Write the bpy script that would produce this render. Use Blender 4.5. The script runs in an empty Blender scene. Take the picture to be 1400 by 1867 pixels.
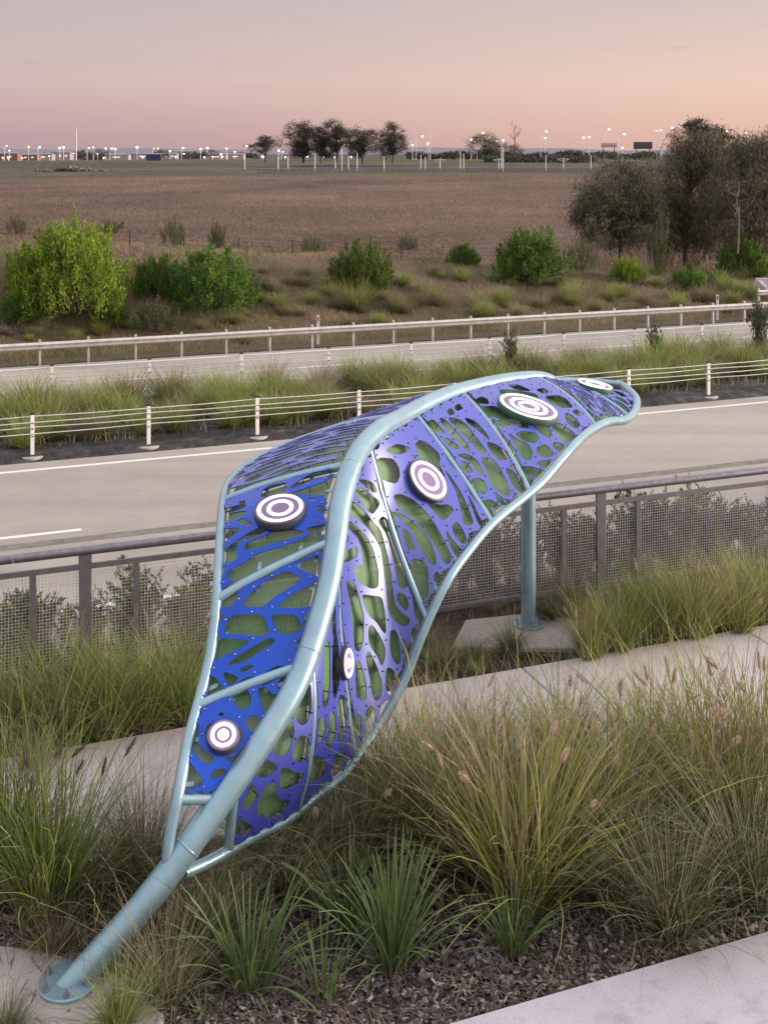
import bpy, math, random
import numpy as np
from mathutils import Vector, Matrix

random.seed(7)
RNG = np.random.default_rng(11)
R = math.radians
scene = bpy.context.scene
COL = scene.collection

# ------------------------------------------------------------------ camera, sky, sun, exposure
F, H, HZ, CX = 2100.0, 5.8, 278.0, 700.0        # focal length in photo pixels, eye height, horizon row, centre column
cam_data = bpy.data.cameras.new('camera')
cam = bpy.data.objects.new('camera', cam_data)
COL.objects.link(cam)
cam.location = (0, 0, H)
cam.rotation_euler = (R(90), 0, 0)
cam_data.sensor_fit = 'HORIZONTAL'
cam_data.sensor_width = 36.0
cam_data.lens = 36.0 * F / 1400.0
cam_data.shift_y = -(933.5 - HZ) / 1400.0
cam_data.clip_start = 0.1
cam_data.clip_end = 20000
scene.camera = cam

SUN_EL, SUN_AZ = R(8), R(88)                      # azimuth measured from +Y (view direction) towards +X (right)
world = bpy.data.worlds.new('World')
scene.world = world
world.use_nodes = True
wn, wl = world.node_tree.nodes, world.node_tree.links
wn.clear()
def wnode(t, **k):
    n = wn.new(t)
    for a, b in k.items(): setattr(n, a, b)
    return n
def wramp(src, stops):
    r = wnode('ShaderNodeValToRGB')
    el = r.color_ramp.elements
    while len(el) < len(stops): el.new(0.5)
    for e, (p, c) in zip(el, stops):
        e.position = p; e.color = (*c, 1)
    wl.new(src, r.inputs[0])
    return r.outputs[0]
tc = wnode('ShaderNodeTexCoord')
sep = wnode('ShaderNodeSeparateXYZ'); wl.new(tc.outputs['Generated'], sep.inputs[0])
# dusk gradient with elevation, on the anti-twilight side and towards the afterglow on the right; unseen sky overhead brightened to add light on the ground
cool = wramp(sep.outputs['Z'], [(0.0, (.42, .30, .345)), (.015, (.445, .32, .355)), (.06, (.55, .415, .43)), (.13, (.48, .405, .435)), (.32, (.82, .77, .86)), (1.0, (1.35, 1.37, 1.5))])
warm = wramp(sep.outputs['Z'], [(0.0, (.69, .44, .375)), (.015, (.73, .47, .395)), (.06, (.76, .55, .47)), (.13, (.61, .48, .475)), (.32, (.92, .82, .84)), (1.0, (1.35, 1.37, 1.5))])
dotn = wnode('ShaderNodeVectorMath', operation='DOT_PRODUCT')
wl.new(tc.outputs['Generated'], dotn.inputs[0])
dotn.inputs[1].default_value = (math.sin(SUN_AZ), math.cos(SUN_AZ), 0)
mr = wnode('ShaderNodeMapRange'); mr.interpolation_type = 'SMOOTHSTEP'
wl.new(dotn.outputs['Value'], mr.inputs[0])
mr.inputs[1].default_value = -.42; mr.inputs[2].default_value = .50
mixg = wnode('ShaderNodeMix', data_type='RGBA')
wl.new(mr.outputs[0], mixg.inputs[0]); wl.new(cool, mixg.inputs[6]); wl.new(warm, mixg.inputs[7])
# thin streaks of cloud low over the horizon
mp = wnode('ShaderNodeMapping'); mp.inputs['Scale'].default_value = (5, 5, 75)
wl.new(tc.outputs['Generated'], mp.inputs[0])
nz = wnode('ShaderNodeTexNoise'); nz.inputs['Scale'].default_value = 2.2; nz.inputs['Detail'].default_value = 6
wl.new(mp.outputs[0], nz.inputs['Vector'])
cm = wnode('ShaderNodeMapRange'); wl.new(nz.outputs['Fac'], cm.inputs[0])
cm.inputs[1].default_value = .64; cm.inputs[2].default_value = .80; cm.inputs[4].default_value = .30
mixc = wnode('ShaderNodeMix', data_type='RGBA')
wl.new(cm.outputs[0], mixc.inputs[0]); wl.new(mixg.outputs[2], mixc.inputs[6]); mixc.inputs[7].default_value = (.36, .27, .31, 1)
sky = wnode('ShaderNodeTexSky', sky_type='NISHITA')
sky.sun_disc = False; sky.sun_elevation = R(2.0); sky.sun_rotation = SUN_AZ
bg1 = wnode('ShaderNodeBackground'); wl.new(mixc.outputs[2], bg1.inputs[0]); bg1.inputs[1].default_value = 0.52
bg2 = wnode('ShaderNodeBackground'); wl.new(sky.outputs[0], bg2.inputs[0]); bg2.inputs[1].default_value = 0.02
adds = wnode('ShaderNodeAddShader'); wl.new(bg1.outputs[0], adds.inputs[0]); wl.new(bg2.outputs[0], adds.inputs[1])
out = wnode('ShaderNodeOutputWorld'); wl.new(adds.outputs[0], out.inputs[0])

sd = bpy.data.lights.new('sun', 'SUN')
sd.energy = 3.4; sd.angle = R(30); sd.color = (1.0, .87, .75)
sun = bpy.data.objects.new('sun', sd); COL.objects.link(sun)
to_sun = Vector((math.sin(SUN_AZ) * math.cos(SUN_EL), math.cos(SUN_AZ) * math.cos(SUN_EL), math.sin(SUN_EL)))
sun.rotation_euler = (-to_sun).to_track_quat('-Z', 'Y').to_euler()
sun.location = (20, 5, 20)

vs = scene.view_settings
vs.view_transform = 'Standard'; vs.look = 'None'; vs.gamma = 1; vs.use_curve_mapping = False
vs.exposure = 1.0
cy = scene.cycles
cy.max_bounces = 4; cy.diffuse_bounces = 2; cy.glossy_bounces = 2; cy.transmission_bounces = 1; cy.transparent_max_bounces = 6
cy.caustics_reflective = False; cy.caustics_refractive = False

# ------------------------------------------------------------------ helpers
def at(px, py, d):
    return np.array(((px - CX) * d / F, d, H - (py - HZ) * d / F))

EX, EY = .936, .351                                 # direction of road, fence and paths
def pq(p, q, z=0.0):
    return np.array((p * EX - q * EY, p * EY + q * EX, z))
def to_pq(X, Y):
    return X * EX + Y * EY, -X * EY + Y * EX

def mesh_np(name, v, faces, uv=None, smooth=False, mats=None, fmat=None):
    """v (N,3); faces: list of int arrays (M,k); uv: per-vertex (N,2)"""
    me = bpy.data.meshes.new(name)
    v = np.asarray(v, dtype=np.float32)
    fs = [np.asarray(f, dtype=np.int32) for f in faces if len(f)]
    nl = sum(f.size for f in fs); nf = sum(len(f) for f in fs)
    loops = np.concatenate([f.ravel() for f in fs])
    tot = np.concatenate([np.full(len(f), f.shape[1], dtype=np.int32) for f in fs])
    start = np.concatenate(([0], np.cumsum(tot)[:-1])).astype(np.int32)
    me.vertices.add(len(v)); me.vertices.foreach_set('co', v.ravel())
    me.loops.add(nl); me.loops.foreach_set('vertex_index', loops)
    me.polygons.add(nf); me.polygons.foreach_set('loop_start', start); me.polygons.foreach_set('loop_total', tot)
    if smooth is True or smooth is False: me.polygons.foreach_set('use_smooth', np.full(nf, smooth, dtype=bool))
    else: me.polygons.foreach_set('use_smooth', np.asarray(smooth, dtype=bool))
    for m in (mats or []): me.materials.append(m)
    if fmat is not None: me.polygons.foreach_set('material_index', np.asarray(fmat, dtype=np.int32))
    if uv is not None:
        l = me.uv_layers.new(name='UVMap')
        l.data.foreach_set('uv', np.asarray(uv, dtype=np.float32)[loops].ravel())
    me.update()
    return me

class MB:
    """collects simple shapes into one mesh"""
    def __init__(s): s.v = []; s.f = {}; s.n = 0
    def add(s, v, *faces):
        v = np.asarray(v, float)
        for f in faces:
            f = np.asarray(f, int)
            if len(f): s.f.setdefault(f.shape[1], []).append(f + s.n)
        s.v.append(v); s.n += len(v)
        return s
    BOXF = np.array([(0,3,2,1),(4,5,6,7),(0,1,5,4),(1,2,6,5),(2,3,7,6),(3,0,4,7)])
    def box(s, c, size, ax=(1,0,0), ay=(0,1,0), az=(0,0,1), taper=1.0):
        c, ax, ay, az = (np.asarray(a, float) for a in (c, ax, ay, az))
        hx, hy, hz = (d / 2 for d in size)
        v = []
        for z, k in ((-hz, 1.0), (hz, taper)):
            for x, y in ((-hx,-hy),(hx,-hy),(hx,hy),(-hx,hy)):
                v.append(c + ax * x * k + ay * y * k + az * z)
        return s.add(v, s.BOXF)
    def tube(s, pts, rad, n=12, cap=True):
        pts = np.asarray(pts, float); m = len(pts)
        rad = np.full(m, rad) if np.isscalar(rad) else np.asarray(rad, float)
        tan = np.gradient(pts, axis=0); tan /= np.linalg.norm(tan, axis=1)[:, None] + 1e-12
        u = np.cross(tan[0], (0, 0, 1.0))
        if np.linalg.norm(u) < 1e-3: u = np.array((1.0, 0, 0))
        u /= np.linalg.norm(u)
        a = np.linspace(0, 2 * np.pi, n, endpoint=False)
        V = []
        for i in range(m):
            u = u - tan[i] * np.dot(u, tan[i]); u /= np.linalg.norm(u)
            w = np.cross(tan[i], u)
            V.append(pts[i] + rad[i] * (np.cos(a)[:, None] * u + np.sin(a)[:, None] * w))
        V = np.concatenate(V)
        i = np.arange(m - 1)[:, None] * n; j = np.arange(n)[None, :]; k = (j + 1) % n
        q = np.stack([i + j, i + k, i + n + k, i + n + j], -1).reshape(-1, 4)
        fs = [q]
        s.add(V, *fs)
        if cap:
            b = s.n - len(V)
            s.f.setdefault(n, []).append(np.array([np.arange(n)[::-1] + b, np.arange(n) + b + (m - 1) * n]))
        return s
    def build(s, name, mat, parent=None, smooth=False):
        me = mesh_np(name, np.concatenate(s.v), [np.concatenate(f) for f in s.f.values()], smooth=smooth, mats=[mat])
        return link(name, me, parent)

def link(name, me, parent=None, loc=None, rotz=0, scale=None):
    o = bpy.data.objects.new(name, me)
    COL.objects.link(o)
    if parent is not None: o.parent = parent
    if loc is not None: o.location = loc
    if rotz: o.rotation_euler = (0, 0, rotz)
    if scale is not None: o.scale = (scale,) * 3 if np.isscalar(scale) else scale
    return o
def tag(o, label=None, cat=None, group=None, kind=None):
    if label: o['label'] = label
    if cat: o['category'] = cat
    if group: o['group'] = group
    if kind: o['kind'] = kind
    return o
def empty(name, loc=(0, 0, 0)):
    o = bpy.data.objects.new(name, None); COL.objects.link(o); o.location = loc; o.empty_display_size = .2
    return o
def smooth_by_angle(o, ang=40):
    o.data.polygons.foreach_set('use_smooth', [True] * len(o.data.polygons))
    o.data.set_sharp_from_angle(angle=R(ang))
    return o

# ------------------------------------------------------------------ materials
def new_mat(name):
    m = bpy.data.materials.new(name); m.use_nodes = True
    n = m.node_tree.nodes; l = m.node_tree.links
    return m, n, l, n['Principled BSDF']
def noise(n, l, scale, detail=6, vec=None, rough=.6):
    t = n.new('ShaderNodeTexNoise'); t.inputs['Scale'].default_value = scale
    t.inputs['Detail'].default_value = detail; t.inputs['Roughness'].default_value = rough
    if vec is not None: l.new(vec, t.inputs['Vector'])
    return t.outputs['Fac']
def ramp(n, l, src, stops):
    r = n.new('ShaderNodeValToRGB'); el = r.color_ramp.elements
    while len(el) < len(stops): el.new(.5)
    for e, (p, c) in zip(el, stops): e.position = p; e.color = (*c, 1)
    l.new(src, r.inputs[0]); return r.outputs[0]
def coords(n, l, scale=(1, 1, 1), rot=0, kind='Object'):
    t = n.new('ShaderNodeTexCoord'); m = n.new('ShaderNodeMapping')
    m.inputs['Scale'].default_value = scale; m.inputs['Rotation'].default_value = (0, 0, rot)
    l.new(t.outputs[kind], m.inputs[0]); return m.outputs[0]
def mix(n, l, fac, a, b, mode='MIX'):
    m = n.new('ShaderNodeMix'); m.data_type = 'RGBA'; m.blend_type = mode
    for s, v in ((m.inputs[0], fac), (m.inputs[6], a), (m.inputs[7], b)):
        if hasattr(v, 'links'): l.new(v, s)
        else: s.default_value = v if not isinstance(v, tuple) else (*v, 1)
    return m.outputs[2]
def bump(n, l, b, h, strength=.5, dist=.02):
    k = n.new('ShaderNodeBump'); k.inputs['Strength'].default_value = strength; k.inputs['Distance'].default_value = dist
    l.new(h, k.inputs['Height']); l.new(k.outputs[0], b.inputs['Normal'])
def plain(name, col, rough=.5, metal=0.0, var=.12, vscale=6, spec=.5):
    m, n, l, b = new_mat(name)
    f = noise(n, l, vscale, vec=coords(n, l))
    c = ramp(n, l, f, [(.3, tuple(x * (1 - var) for x in col)), (.7, tuple(min(1, x * (1 + var)) for x in col))])
    l.new(c, b.inputs['Base Color']); b.inputs['Roughness'].default_value = rough
    b.inputs['Metallic'].default_value = metal; b.inputs['Specular IOR Level'].default_value = spec
    return m

def mat_ground(name, stops, s1, s2, bscale, bstr, bdist=.03, rot=0, aniso=(1, 1, 1)):
    m, n, l, b = new_mat(name)
    v = coords(n, l, aniso, rot)
    f1 = noise(n, l, s1, 8, v, .65); f2 = noise(n, l, s2, 6, v, .7)
    mm = n.new('ShaderNodeMath'); mm.operation = 'MULTIPLY_ADD'; mm.inputs[1].default_value = .55
    l.new(f1, mm.inputs[0])
    m2 = n.new('ShaderNodeMath'); m2.operation = 'MULTIPLY'; m2.inputs[1].default_value = .45
    l.new(f2, m2.inputs[0]); l.new(m2.outputs[0], mm.inputs[2])
    l.new(ramp(n, l, mm.outputs[0], stops), b.inputs['Base Color'])
    b.inputs['Roughness'].default_value = .95; b.inputs['Specular IOR Level'].default_value = .15
    bump(n, l, b, noise(n, l, bscale, 8, v, .75), bstr, bdist)
    return m
ROT = -math.atan2(EY, EX)
M = {}
M['mulch'] = mat_ground('bark_mulch', [(.36, (.028, .021, .019)), (.5, (.07, .052, .046)), (.64, (.135, .105, .092))], 2.0, 38, 45, 1.0, .05)
M['bank'] = mat_ground('bank_soil', [(.36, (.11, .095, .065)), (.64, (.24, .20, .14))], 1.2, 20, 25, 1.0, .05)
M['median'] = mat_ground('median_gravel', [(.36, (.022, .02, .019)), (.52, (.07, .065, .062)), (.66, (.17, .16, .15))], 3, 26, 30, 1.0, .05)
M['embank'] = mat_ground('embankment_soil', [(.33, (.085, .062, .042)), (.48, (.165, .12, .08)), (.57, (.13, .12, .06)), (.7, (.26, .19, .13))], .35, 6, 9, 1.0, .12)
M['field'] = mat_ground('dry_field', [(.38, (.085, .058, .044)), (.5, (.145, .098, .074)), (.62, (.22, .15, .11))], .05, .9, 2.5, 1.0, .25)
M['plain'] = mat_ground('far_plain', [(.40, (.045, .046, .03)), (.5, (.085, .078, .045)), (.58, (.13, .095, .075))], .012, .2, .5, .6, .2)
M['gravelshoulder'] = M['median']

def mat_concrete(name, base, joints=False, dark=.8, streak=None):
    m, n, l, b = new_mat(name)
    v = coords(n, l, (1, 1, 1), ROT)
    f = noise(n, l, .9, 8, v, .6); f2 = noise(n, l, 60, 4, v)
    c = ramp(n, l, f, [(.32, tuple(x * dark for x in base)), (.68, tuple(x * 1.1 for x in base))])
    c = mix(n, l, .35, c, ramp(n, l, f2, [(.35, tuple(x * .75 for x in base)), (.65, tuple(x * 1.2 for x in base))]))
    if streak:
        v2 = coords(n, l, streak, ROT)
        s = noise(n, l, 1.0, 6, v2, .65)
        c = mix(n, l, ramp(n, l, s, [(.44, (0, 0, 0)), (.68, (.4, .4, .4))]), c, tuple(x * .7 for x in base))
        s3 = noise(n, l, .55, 3, coords(n, l, (.008, .9, 1), ROT), .5)
        c = mix(n, l, ramp(n, l, s3, [(.45, (0, 0, 0)), (.62, (.5, .5, .5))]), c, tuple(min(1, x * 1.3) for x in base))
    st = noise(n, l, 2.6, 10, v, .72); k_ = .14 if streak else .5
    c = mix(n, l, ramp(n, l, st, [(.52, (0, 0, 0)), (.66, (k_, k_, k_))]), c, tuple(x * .55 for x in base))
    vo = n.new('ShaderNodeTexVoronoi'); vo.inputs['Scale'].default_value = 9; l.new(v, vo.inputs['Vector'])
    c = mix(n, l, ramp(n, l, vo.outputs['Distance'], [(.03, (.45, .45, .45)), (.09, (0, 0, 0))]), c, tuple(x * .35 for x in base))
    l.new(c, b.inputs['Base Color']); b.inputs['Roughness'].default_value = .85; b.inputs['Specular IOR Level'].default_value = .3
    bump(n, l, b, f2, .25, .006)
    return m
M['path'] = mat_concrete('path_concrete', (.52, .465, .465))
M['nearpath'] = mat_concrete('near_path_concrete', (.46, .43, .46))
M['pad'] = mat_concrete('pad_concrete', (.44, .39, .36), dark=.7)
M['road'] = mat_concrete('road_concrete', (.345, .305, .26), dark=.85, streak=(.03, 1.2, 1))
M['paint'] = plain('white_road_paint', (.72, .69, .66), .7, var=.1, vscale=9)
M['rumble'] = mat_ground('worn_edge_strip', [(.35, (.13, .115, .10)), (.65, (.28, .25, .215))], 4, 22, 25, .8, .01)
M['galv'] = plain('galvanised_steel', (.20, .178, .205), .36, .6, .25, 14)
M['fencegrey'] = plain('grey_painted_steel', (.135, .12, .135), .55, .25, .18, 10)
M['wiregrey'] = plain('mesh_wire', (.50, .46, .47), .5, .1)
M['guard'] = plain('guardrail_zinc', (.50, .46, .43), .5, .35, .18, 5)
M['postwhite'] = plain('pale_post', (.78, .75, .71), .5, .0)
M['black'] = plain('black_plastic', (.015, .015, .016), .5)
M['rope'] = plain('wire_rope_steel', (.62, .59, .55), .45, .4)
M['red'] = plain('red_reflector', (.55, .05, .04), .3)
M['tube'] = None
M['timber'] = plain('weathered_timber', (.05, .042, .036), .9)
M['whitepole'] = plain('white_mast', (.62, .60, .62), .5)
M['navy'] = plain('navy_container', (.03, .04, .10), .6)
M['darksign'] = plain('dark_sign', (.05, .06, .075), .6)
M['shed'] = plain('shed_wall', (.34, .28, .28), .7)
M['shedred'] = plain('brick_shed', (.22, .12, .10), .8)
M['rock'] = plain('rubble', (.16, .12, .11), .9, var=.4, vscale=3)
M['hills'] = plain('far_hills', (.17, .145, .175), 1.0, var=.1, vscale=.004)
M['seed'] = plain('seed_head', (.50, .37, .27), .9, var=.3, vscale=40)
M['seeddark'] = plain('dark_seed_head', (.12, .085, .07), .9, var=.3, vscale=40)
def emit(name, col, s):
    m, n, l, b = new_mat(name)
    b.inputs['Base Color'].default_value = (.8, .8, .8, 1)
    b.inputs['Emission Color'].default_value = (*col, 1); b.inputs['Emission Strength'].default_value = s
    return m
M['lamp'] = emit('lamp_glow', (1, .90, .80), 3.0)
M['lampamber'] = emit('amber_lamp_glow', (1, .62, .30), 2.4)
M['lampred'] = emit('red_lamp_glow', (1, .16, .10), 3.0)
M['lampgreen'] = emit('green_lamp_glow', (.2, 1, .7), 2.5)
M['lampwarm'] = emit('amber_window_glow', (1, .62, .38), .35)
M['led'] = emit('led_ring', (1.0, .80, .98), 1.2)

def mat_paint(name, col, rough, metal, coat, coat_ior=1.5, var=.05, spec=.5, crough=.12):
    m, n, l, b = new_mat(name)
    f = noise(n, l, 5, 5, coords(n, l))
    l.new(ramp(n, l, f, [(.3, tuple(x * (1 - var) for x in col)), (.7, tuple(x * (1 + var) for x in col))]), b.inputs['Base Color'])
    b.inputs['Metallic'].default_value = metal; b.inputs['Specular IOR Level'].default_value = spec
    rr = n.new('ShaderNodeMapRange'); rr.inputs[3].default_value = rough * .8; rr.inputs[4].default_value = rough * 1.25
    l.new(noise(n, l, 11, 6, coords(n, l)), rr.inputs[0]); l.new(rr.outputs[0], b.inputs['Roughness'])
    b.inputs['Coat Weight'].default_value = coat; b.inputs['Coat IOR'].default_value = coat_ior; b.inputs['Coat Roughness'].default_value = crough
    return m
M['tube'] = mat_paint('pearl_teal_paint', (.25, .385, .44), .36, .45, .5, 1.5, .10)
M['blue'] = mat_paint('blue_panel_paint', (.001, .055, .43), .5, .0, .7, 1.45, .06, .1, .22)
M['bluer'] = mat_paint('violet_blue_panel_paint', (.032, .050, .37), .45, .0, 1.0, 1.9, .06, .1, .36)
M['steel'] = plain('bolt_steel', (.35, .36, .40), .35, .9)
M['darkbolt'] = plain('dark_bolt', (.05, .05, .07), .4, .6)
M['housing'] = plain('disc_housing', (.055, .048, .055), .5)
M['housinggreen'] = plain('green_disc_housing', (.05, .12, .06), .5)
M['face'] = mat_paint('disc_face', (.20, .14, .26), .5, 0, .0)
def mat_green():
    m, n, l, b = new_mat('green_perforated_sheet')
    f = noise(n, l, 3, 5, coords(n, l))
    l.new(ramp(n, l, f, [(.3, (.075, .17, .065)), (.7, (.12, .23, .088))]), b.inputs['Base Color'])
    b.inputs['Roughness'].default_value = .5; b.inputs['Specular IOR Level'].default_value = .35
    # fine round perforations
    uv = n.new('ShaderNodeTexCoord'); mp = n.new('ShaderNodeMapping'); mp.inputs['Scale'].default_value = (1, 1, 1)
    l.new(uv.outputs['UV'], mp.inputs[0])
    fr = n.new('ShaderNodeVectorMath'); fr.operation = 'FRACTION'; l.new(mp.outputs[0], fr.inputs[0])
    sb = n.new('ShaderNodeVectorMath'); sb.operation = 'SUBTRACT'; sb.inputs[1].default_value = (.5, .5, 0); l.new(fr.outputs[0], sb.inputs[0])
    ln = n.new('ShaderNodeVectorMath'); ln.operation = 'LENGTH'; l.new(sb.outputs[0], ln.inputs[0])
    lt = n.new('ShaderNodeMath'); lt.operation = 'LESS_THAN'; lt.inputs[1].default_value = .20; l.new(ln.outputs['Value'], lt.inputs[0])
    tr = n.new('ShaderNodeBsdfTransparent'); ms = n.new('ShaderNodeMixShader')
    l.new(lt.outputs[0], ms.inputs[0]); l.new(b.outputs[0], ms.inputs[1]); l.new(tr.outputs[0], ms.inputs[2])
    l.new(ms.outputs[0], n['Material Output'].inputs[0])
    return m
M['green'] = mat_green()

def mat_leaf(name, ramp_rnd, tip=None, tipmix=.6, trans=.3, rough=.6, base=None):
    """colour varies from blade to blade (UV.x) and along the blade (UV.y)"""
    m, n, l, b = new_mat(name)
    t = n.new('ShaderNodeTexCoord'); s = n.new('ShaderNodeSeparateXYZ'); l.new(t.outputs['UV'], s.inputs[0])
    c = ramp(n, l, s.outputs[0], ramp_rnd)
    if tip: c = mix(n, l, ramp(n, l, s.outputs[1], [(.35, (0, 0, 0)), (1, (tipmix,) * 3)]), c, tip)
    if base: c = mix(n, l, ramp(n, l, s.outputs[1], [(0, (.8,) * 3), (.3, (0, 0, 0))]), c, base)
    oi = n.new('ShaderNodeObjectInfo')
    hs = n.new('ShaderNodeHueSaturation'); 
    mr1 = n.new('ShaderNodeMapRange'); mr1.inputs[3].default_value = .488; mr1.inputs[4].default_value = .515
    mr2 = n.new('ShaderNodeMapRange'); mr2.inputs[3].default_value = .82; mr2.inputs[4].default_value = 1.2
    l.new(oi.outputs['Random'], mr1.inputs[0]); l.new(oi.outputs['Random'], mr2.inputs[0])
    l.new(mr1.outputs[0], hs.inputs['Hue']); l.new(mr2.outputs[0], hs.inputs['Value']); l.new(c, hs.inputs['Color'])
    c = hs.outputs[0]
    l.new(c, b.inputs['Base Color']); b.inputs['Roughness'].default_value = rough; b.inputs['Specular IOR Level'].default_value = .3
    tr = n.new('ShaderNodeBsdfTranslucent'); l.new(c, tr.inputs[0])
    ms = n.new('ShaderNodeMixShader'); ms.inputs[0].default_value = trans
    l.new(b.outputs[0], ms.inputs[1]); l.new(tr.outputs[0], ms.inputs[2]); l.new(ms.outputs[0], n['Material Output'].inputs[0])
    return m
M['fountain'] = mat_leaf('fountain_grass', [(0, (.05, .085, .012)), (.3, (.15, .21, .022)), (.6, (.28, .35, .04)), (.85, (.42, .43, .11)), (1, (.54, .46, .24))], (.50, .44, .19), .45, trans=.2)
M['poa'] = mat_leaf('poa_grass', [(0, (.025, .042, .016)), (.4, (.07, .095, .035)), (.7, (.15, .155, .065)), (1, (.36, .30, .18))], (.28, .25, .14), .5, trans=.15)
M['poagreen'] = mat_leaf('green_tussock', [(0, (.04, .08, .012)), (.35, (.11, .175, .026)), (.7, (.22, .28, .05)), (1, (.42, .37, .18))], (.33, .33, .12), .4, trans=.2, base=(.22, .17, .09))
M['tan'] = mat_leaf('dry_grass_blades', [(0, (.20, .165, .09)), (.5, (.34, .275, .15)), (1, (.48, .39, .24))], (.44, .35, .22), .5)
M['litter'] = mat_leaf('dry_litter', [(0, (.11, .075, .06)), (.5, (.20, .135, .105)), (1, (.33, .24, .18))])
M['lomandra'] = mat_leaf('strap_leaf', [(0, (.06, .12, .035)), (.6, (.105, .18, .05)), (1, (.18, .25, .08))], (.22, .25, .10), .5, .25, .42, base=(.20, .20, .10))
M['shrubA'] = mat_leaf('bright_wattle', [(0, (.07, .115, .012)), (.5, (.20, .265, .03)), (1, (.34, .40, .06))], trans=.4)
M['shrubB'] = mat_leaf('green_wattle', [(0, (.035, .08, .012)), (.5, (.10, .175, .026)), (1, (.20, .27, .05))], trans=.4)
M['shrubD'] = mat_leaf('olive_shrub', [(0, (.06, .075, .03)), (.5, (.10, .115, .045)), (1, (.16, .16, .075))], trans=.3)
M['casu'] = mat_leaf('sheoak_needles', [(0, (.06, .056, .034)), (.5, (.11, .096, .06)), (1, (.19, .16, .105))], trans=.25)
M['gum'] = mat_leaf('gum_leaves', [(0, (.04, .042, .030)), (.5, (.06, .06, .042)), (1, (.095, .085, .06))], trans=.2)
M['salt'] = mat_leaf('saltbush', [(0, (.04, .055, .022)), (.5, (.095, .115, .05)), (1, (.19, .19, .10))], trans=.3)
M['median_g'] = mat_leaf('median_grass', [(0, (.15, .22, .03)), (.5, (.25, .32, .055)), (.85, (.33, .33, .11)), (1, (.34, .27, .15))], (.36, .35, .14), .5, base=(.16, .14, .07))
M['median_d'] = mat_leaf('median_dry_grass', [(0, (.15, .145, .07)), (.5, (.24, .205, .11)), (1, (.32, .25, .15))], (.34, .27, .17), .5)
M['bark'] = plain('bark', (.12, .095, .08), .9, var=.4, vscale=3)
M['twig'] = plain('pale_twig', (.16, .13, .105), .9)
M['fieldgrass'] = mat_leaf('field_grass', [(0, (.085, .056, .042)), (.5, (.165, .106, .076)), (1, (.27, .182, .13))], trans=.3)
M['slopegrass'] = mat_leaf('slope_grass', [(0, (.12, .13, .04)), (.4, (.22, .17, .09)), (1, (.38, .27, .18))], trans=.3)

# ------------------------------------------------------------------ terrain
FY = [-100, 50, 70, 100, 125, 155, 180, 200, 215, 235, 280, 330, 400, 500, 700, 2500, 9000]
FZ = [-.6, -.6, -.75, -.25, .40, 1.15, 1.60, 1.75, 1.70, 1.35, .95, 1.4, 2.6, 2.8, 1.6, .6, -2.0]
def sstep(a, b, x):
    t = np.clip((x - a) / (b - a), 0, 1); return t * t * (3 - 2 * t)
def wob(x, y, s):
    return (np.sin(x * s + 1.3) * np.cos(y * s * 1.13 + .4) + .5 * np.sin(x * s * 2.3 + y * s * 1.7) + .3 * np.sin(y * s * 4.1 - x * s * 3.3)) / 1.8
def terrain(X, Y):
    X = np.asarray(X, float); Y = np.asarray(Y, float)
    p, q = to_pq(X, Y)
    z = .02 * wob(X, Y, 1.7) - .035
    z = z * (q < 13.4)
    z = z - 1.3 * sstep(13.6, 16.8, q)
    z = z + .17 * sstep(27.1, 27.5, q) * (1 - sstep(33.2, 33.6, q))
    crest = np.clip(1.65 - .0766 * (p - 9.6), -.7, 2.6)
    up = sstep(39.4, 40.2, q) * .12 + (crest + 1.18) * np.clip(sstep(40.6, 49.0, q) * 1.0, 0, 1)
    up = up + wob(X, Y, .55) * .12 * sstep(41, 43, q)
    zf = np.interp(Y, FY, FZ) + wob(X, Y, .06) * .10 * sstep(60, 90, Y) + wob(X, Y, .008) * .5 * sstep(320, 700, Y)
    zf = zf - .35 * sstep(20, 90, -X - .18 * (Y - 150)) * sstep(90, 180, Y) * (Y < 3000)
    zf = zf - np.clip(.00013 * (X - 8) ** 2, 0, 1.2) * sstep(80, 150, Y) * (1 - sstep(225, 290, Y))
    k = sstep(49.2, 54.0, q)
    z = (z + up) * (1 - k) + zf * k
    return z
def tz(X, Y): return float(terrain(X, Y))
def ground_px(px, py, dmin=5.0):
    """first point of the terrain on the sight line through a photo pixel"""
    d = np.concatenate([np.arange(dmin, 60, .02), np.arange(60, 900, .25)])
    X = (px - CX) * d / F; Z = H - (py - HZ) * d / F
    hit = np.nonzero(Z <= terrain(X, d))[0]
    i = hit[0] if len(hit) else -1
    return np.array((X[i], d[i], tz(X[i], d[i])))

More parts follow.
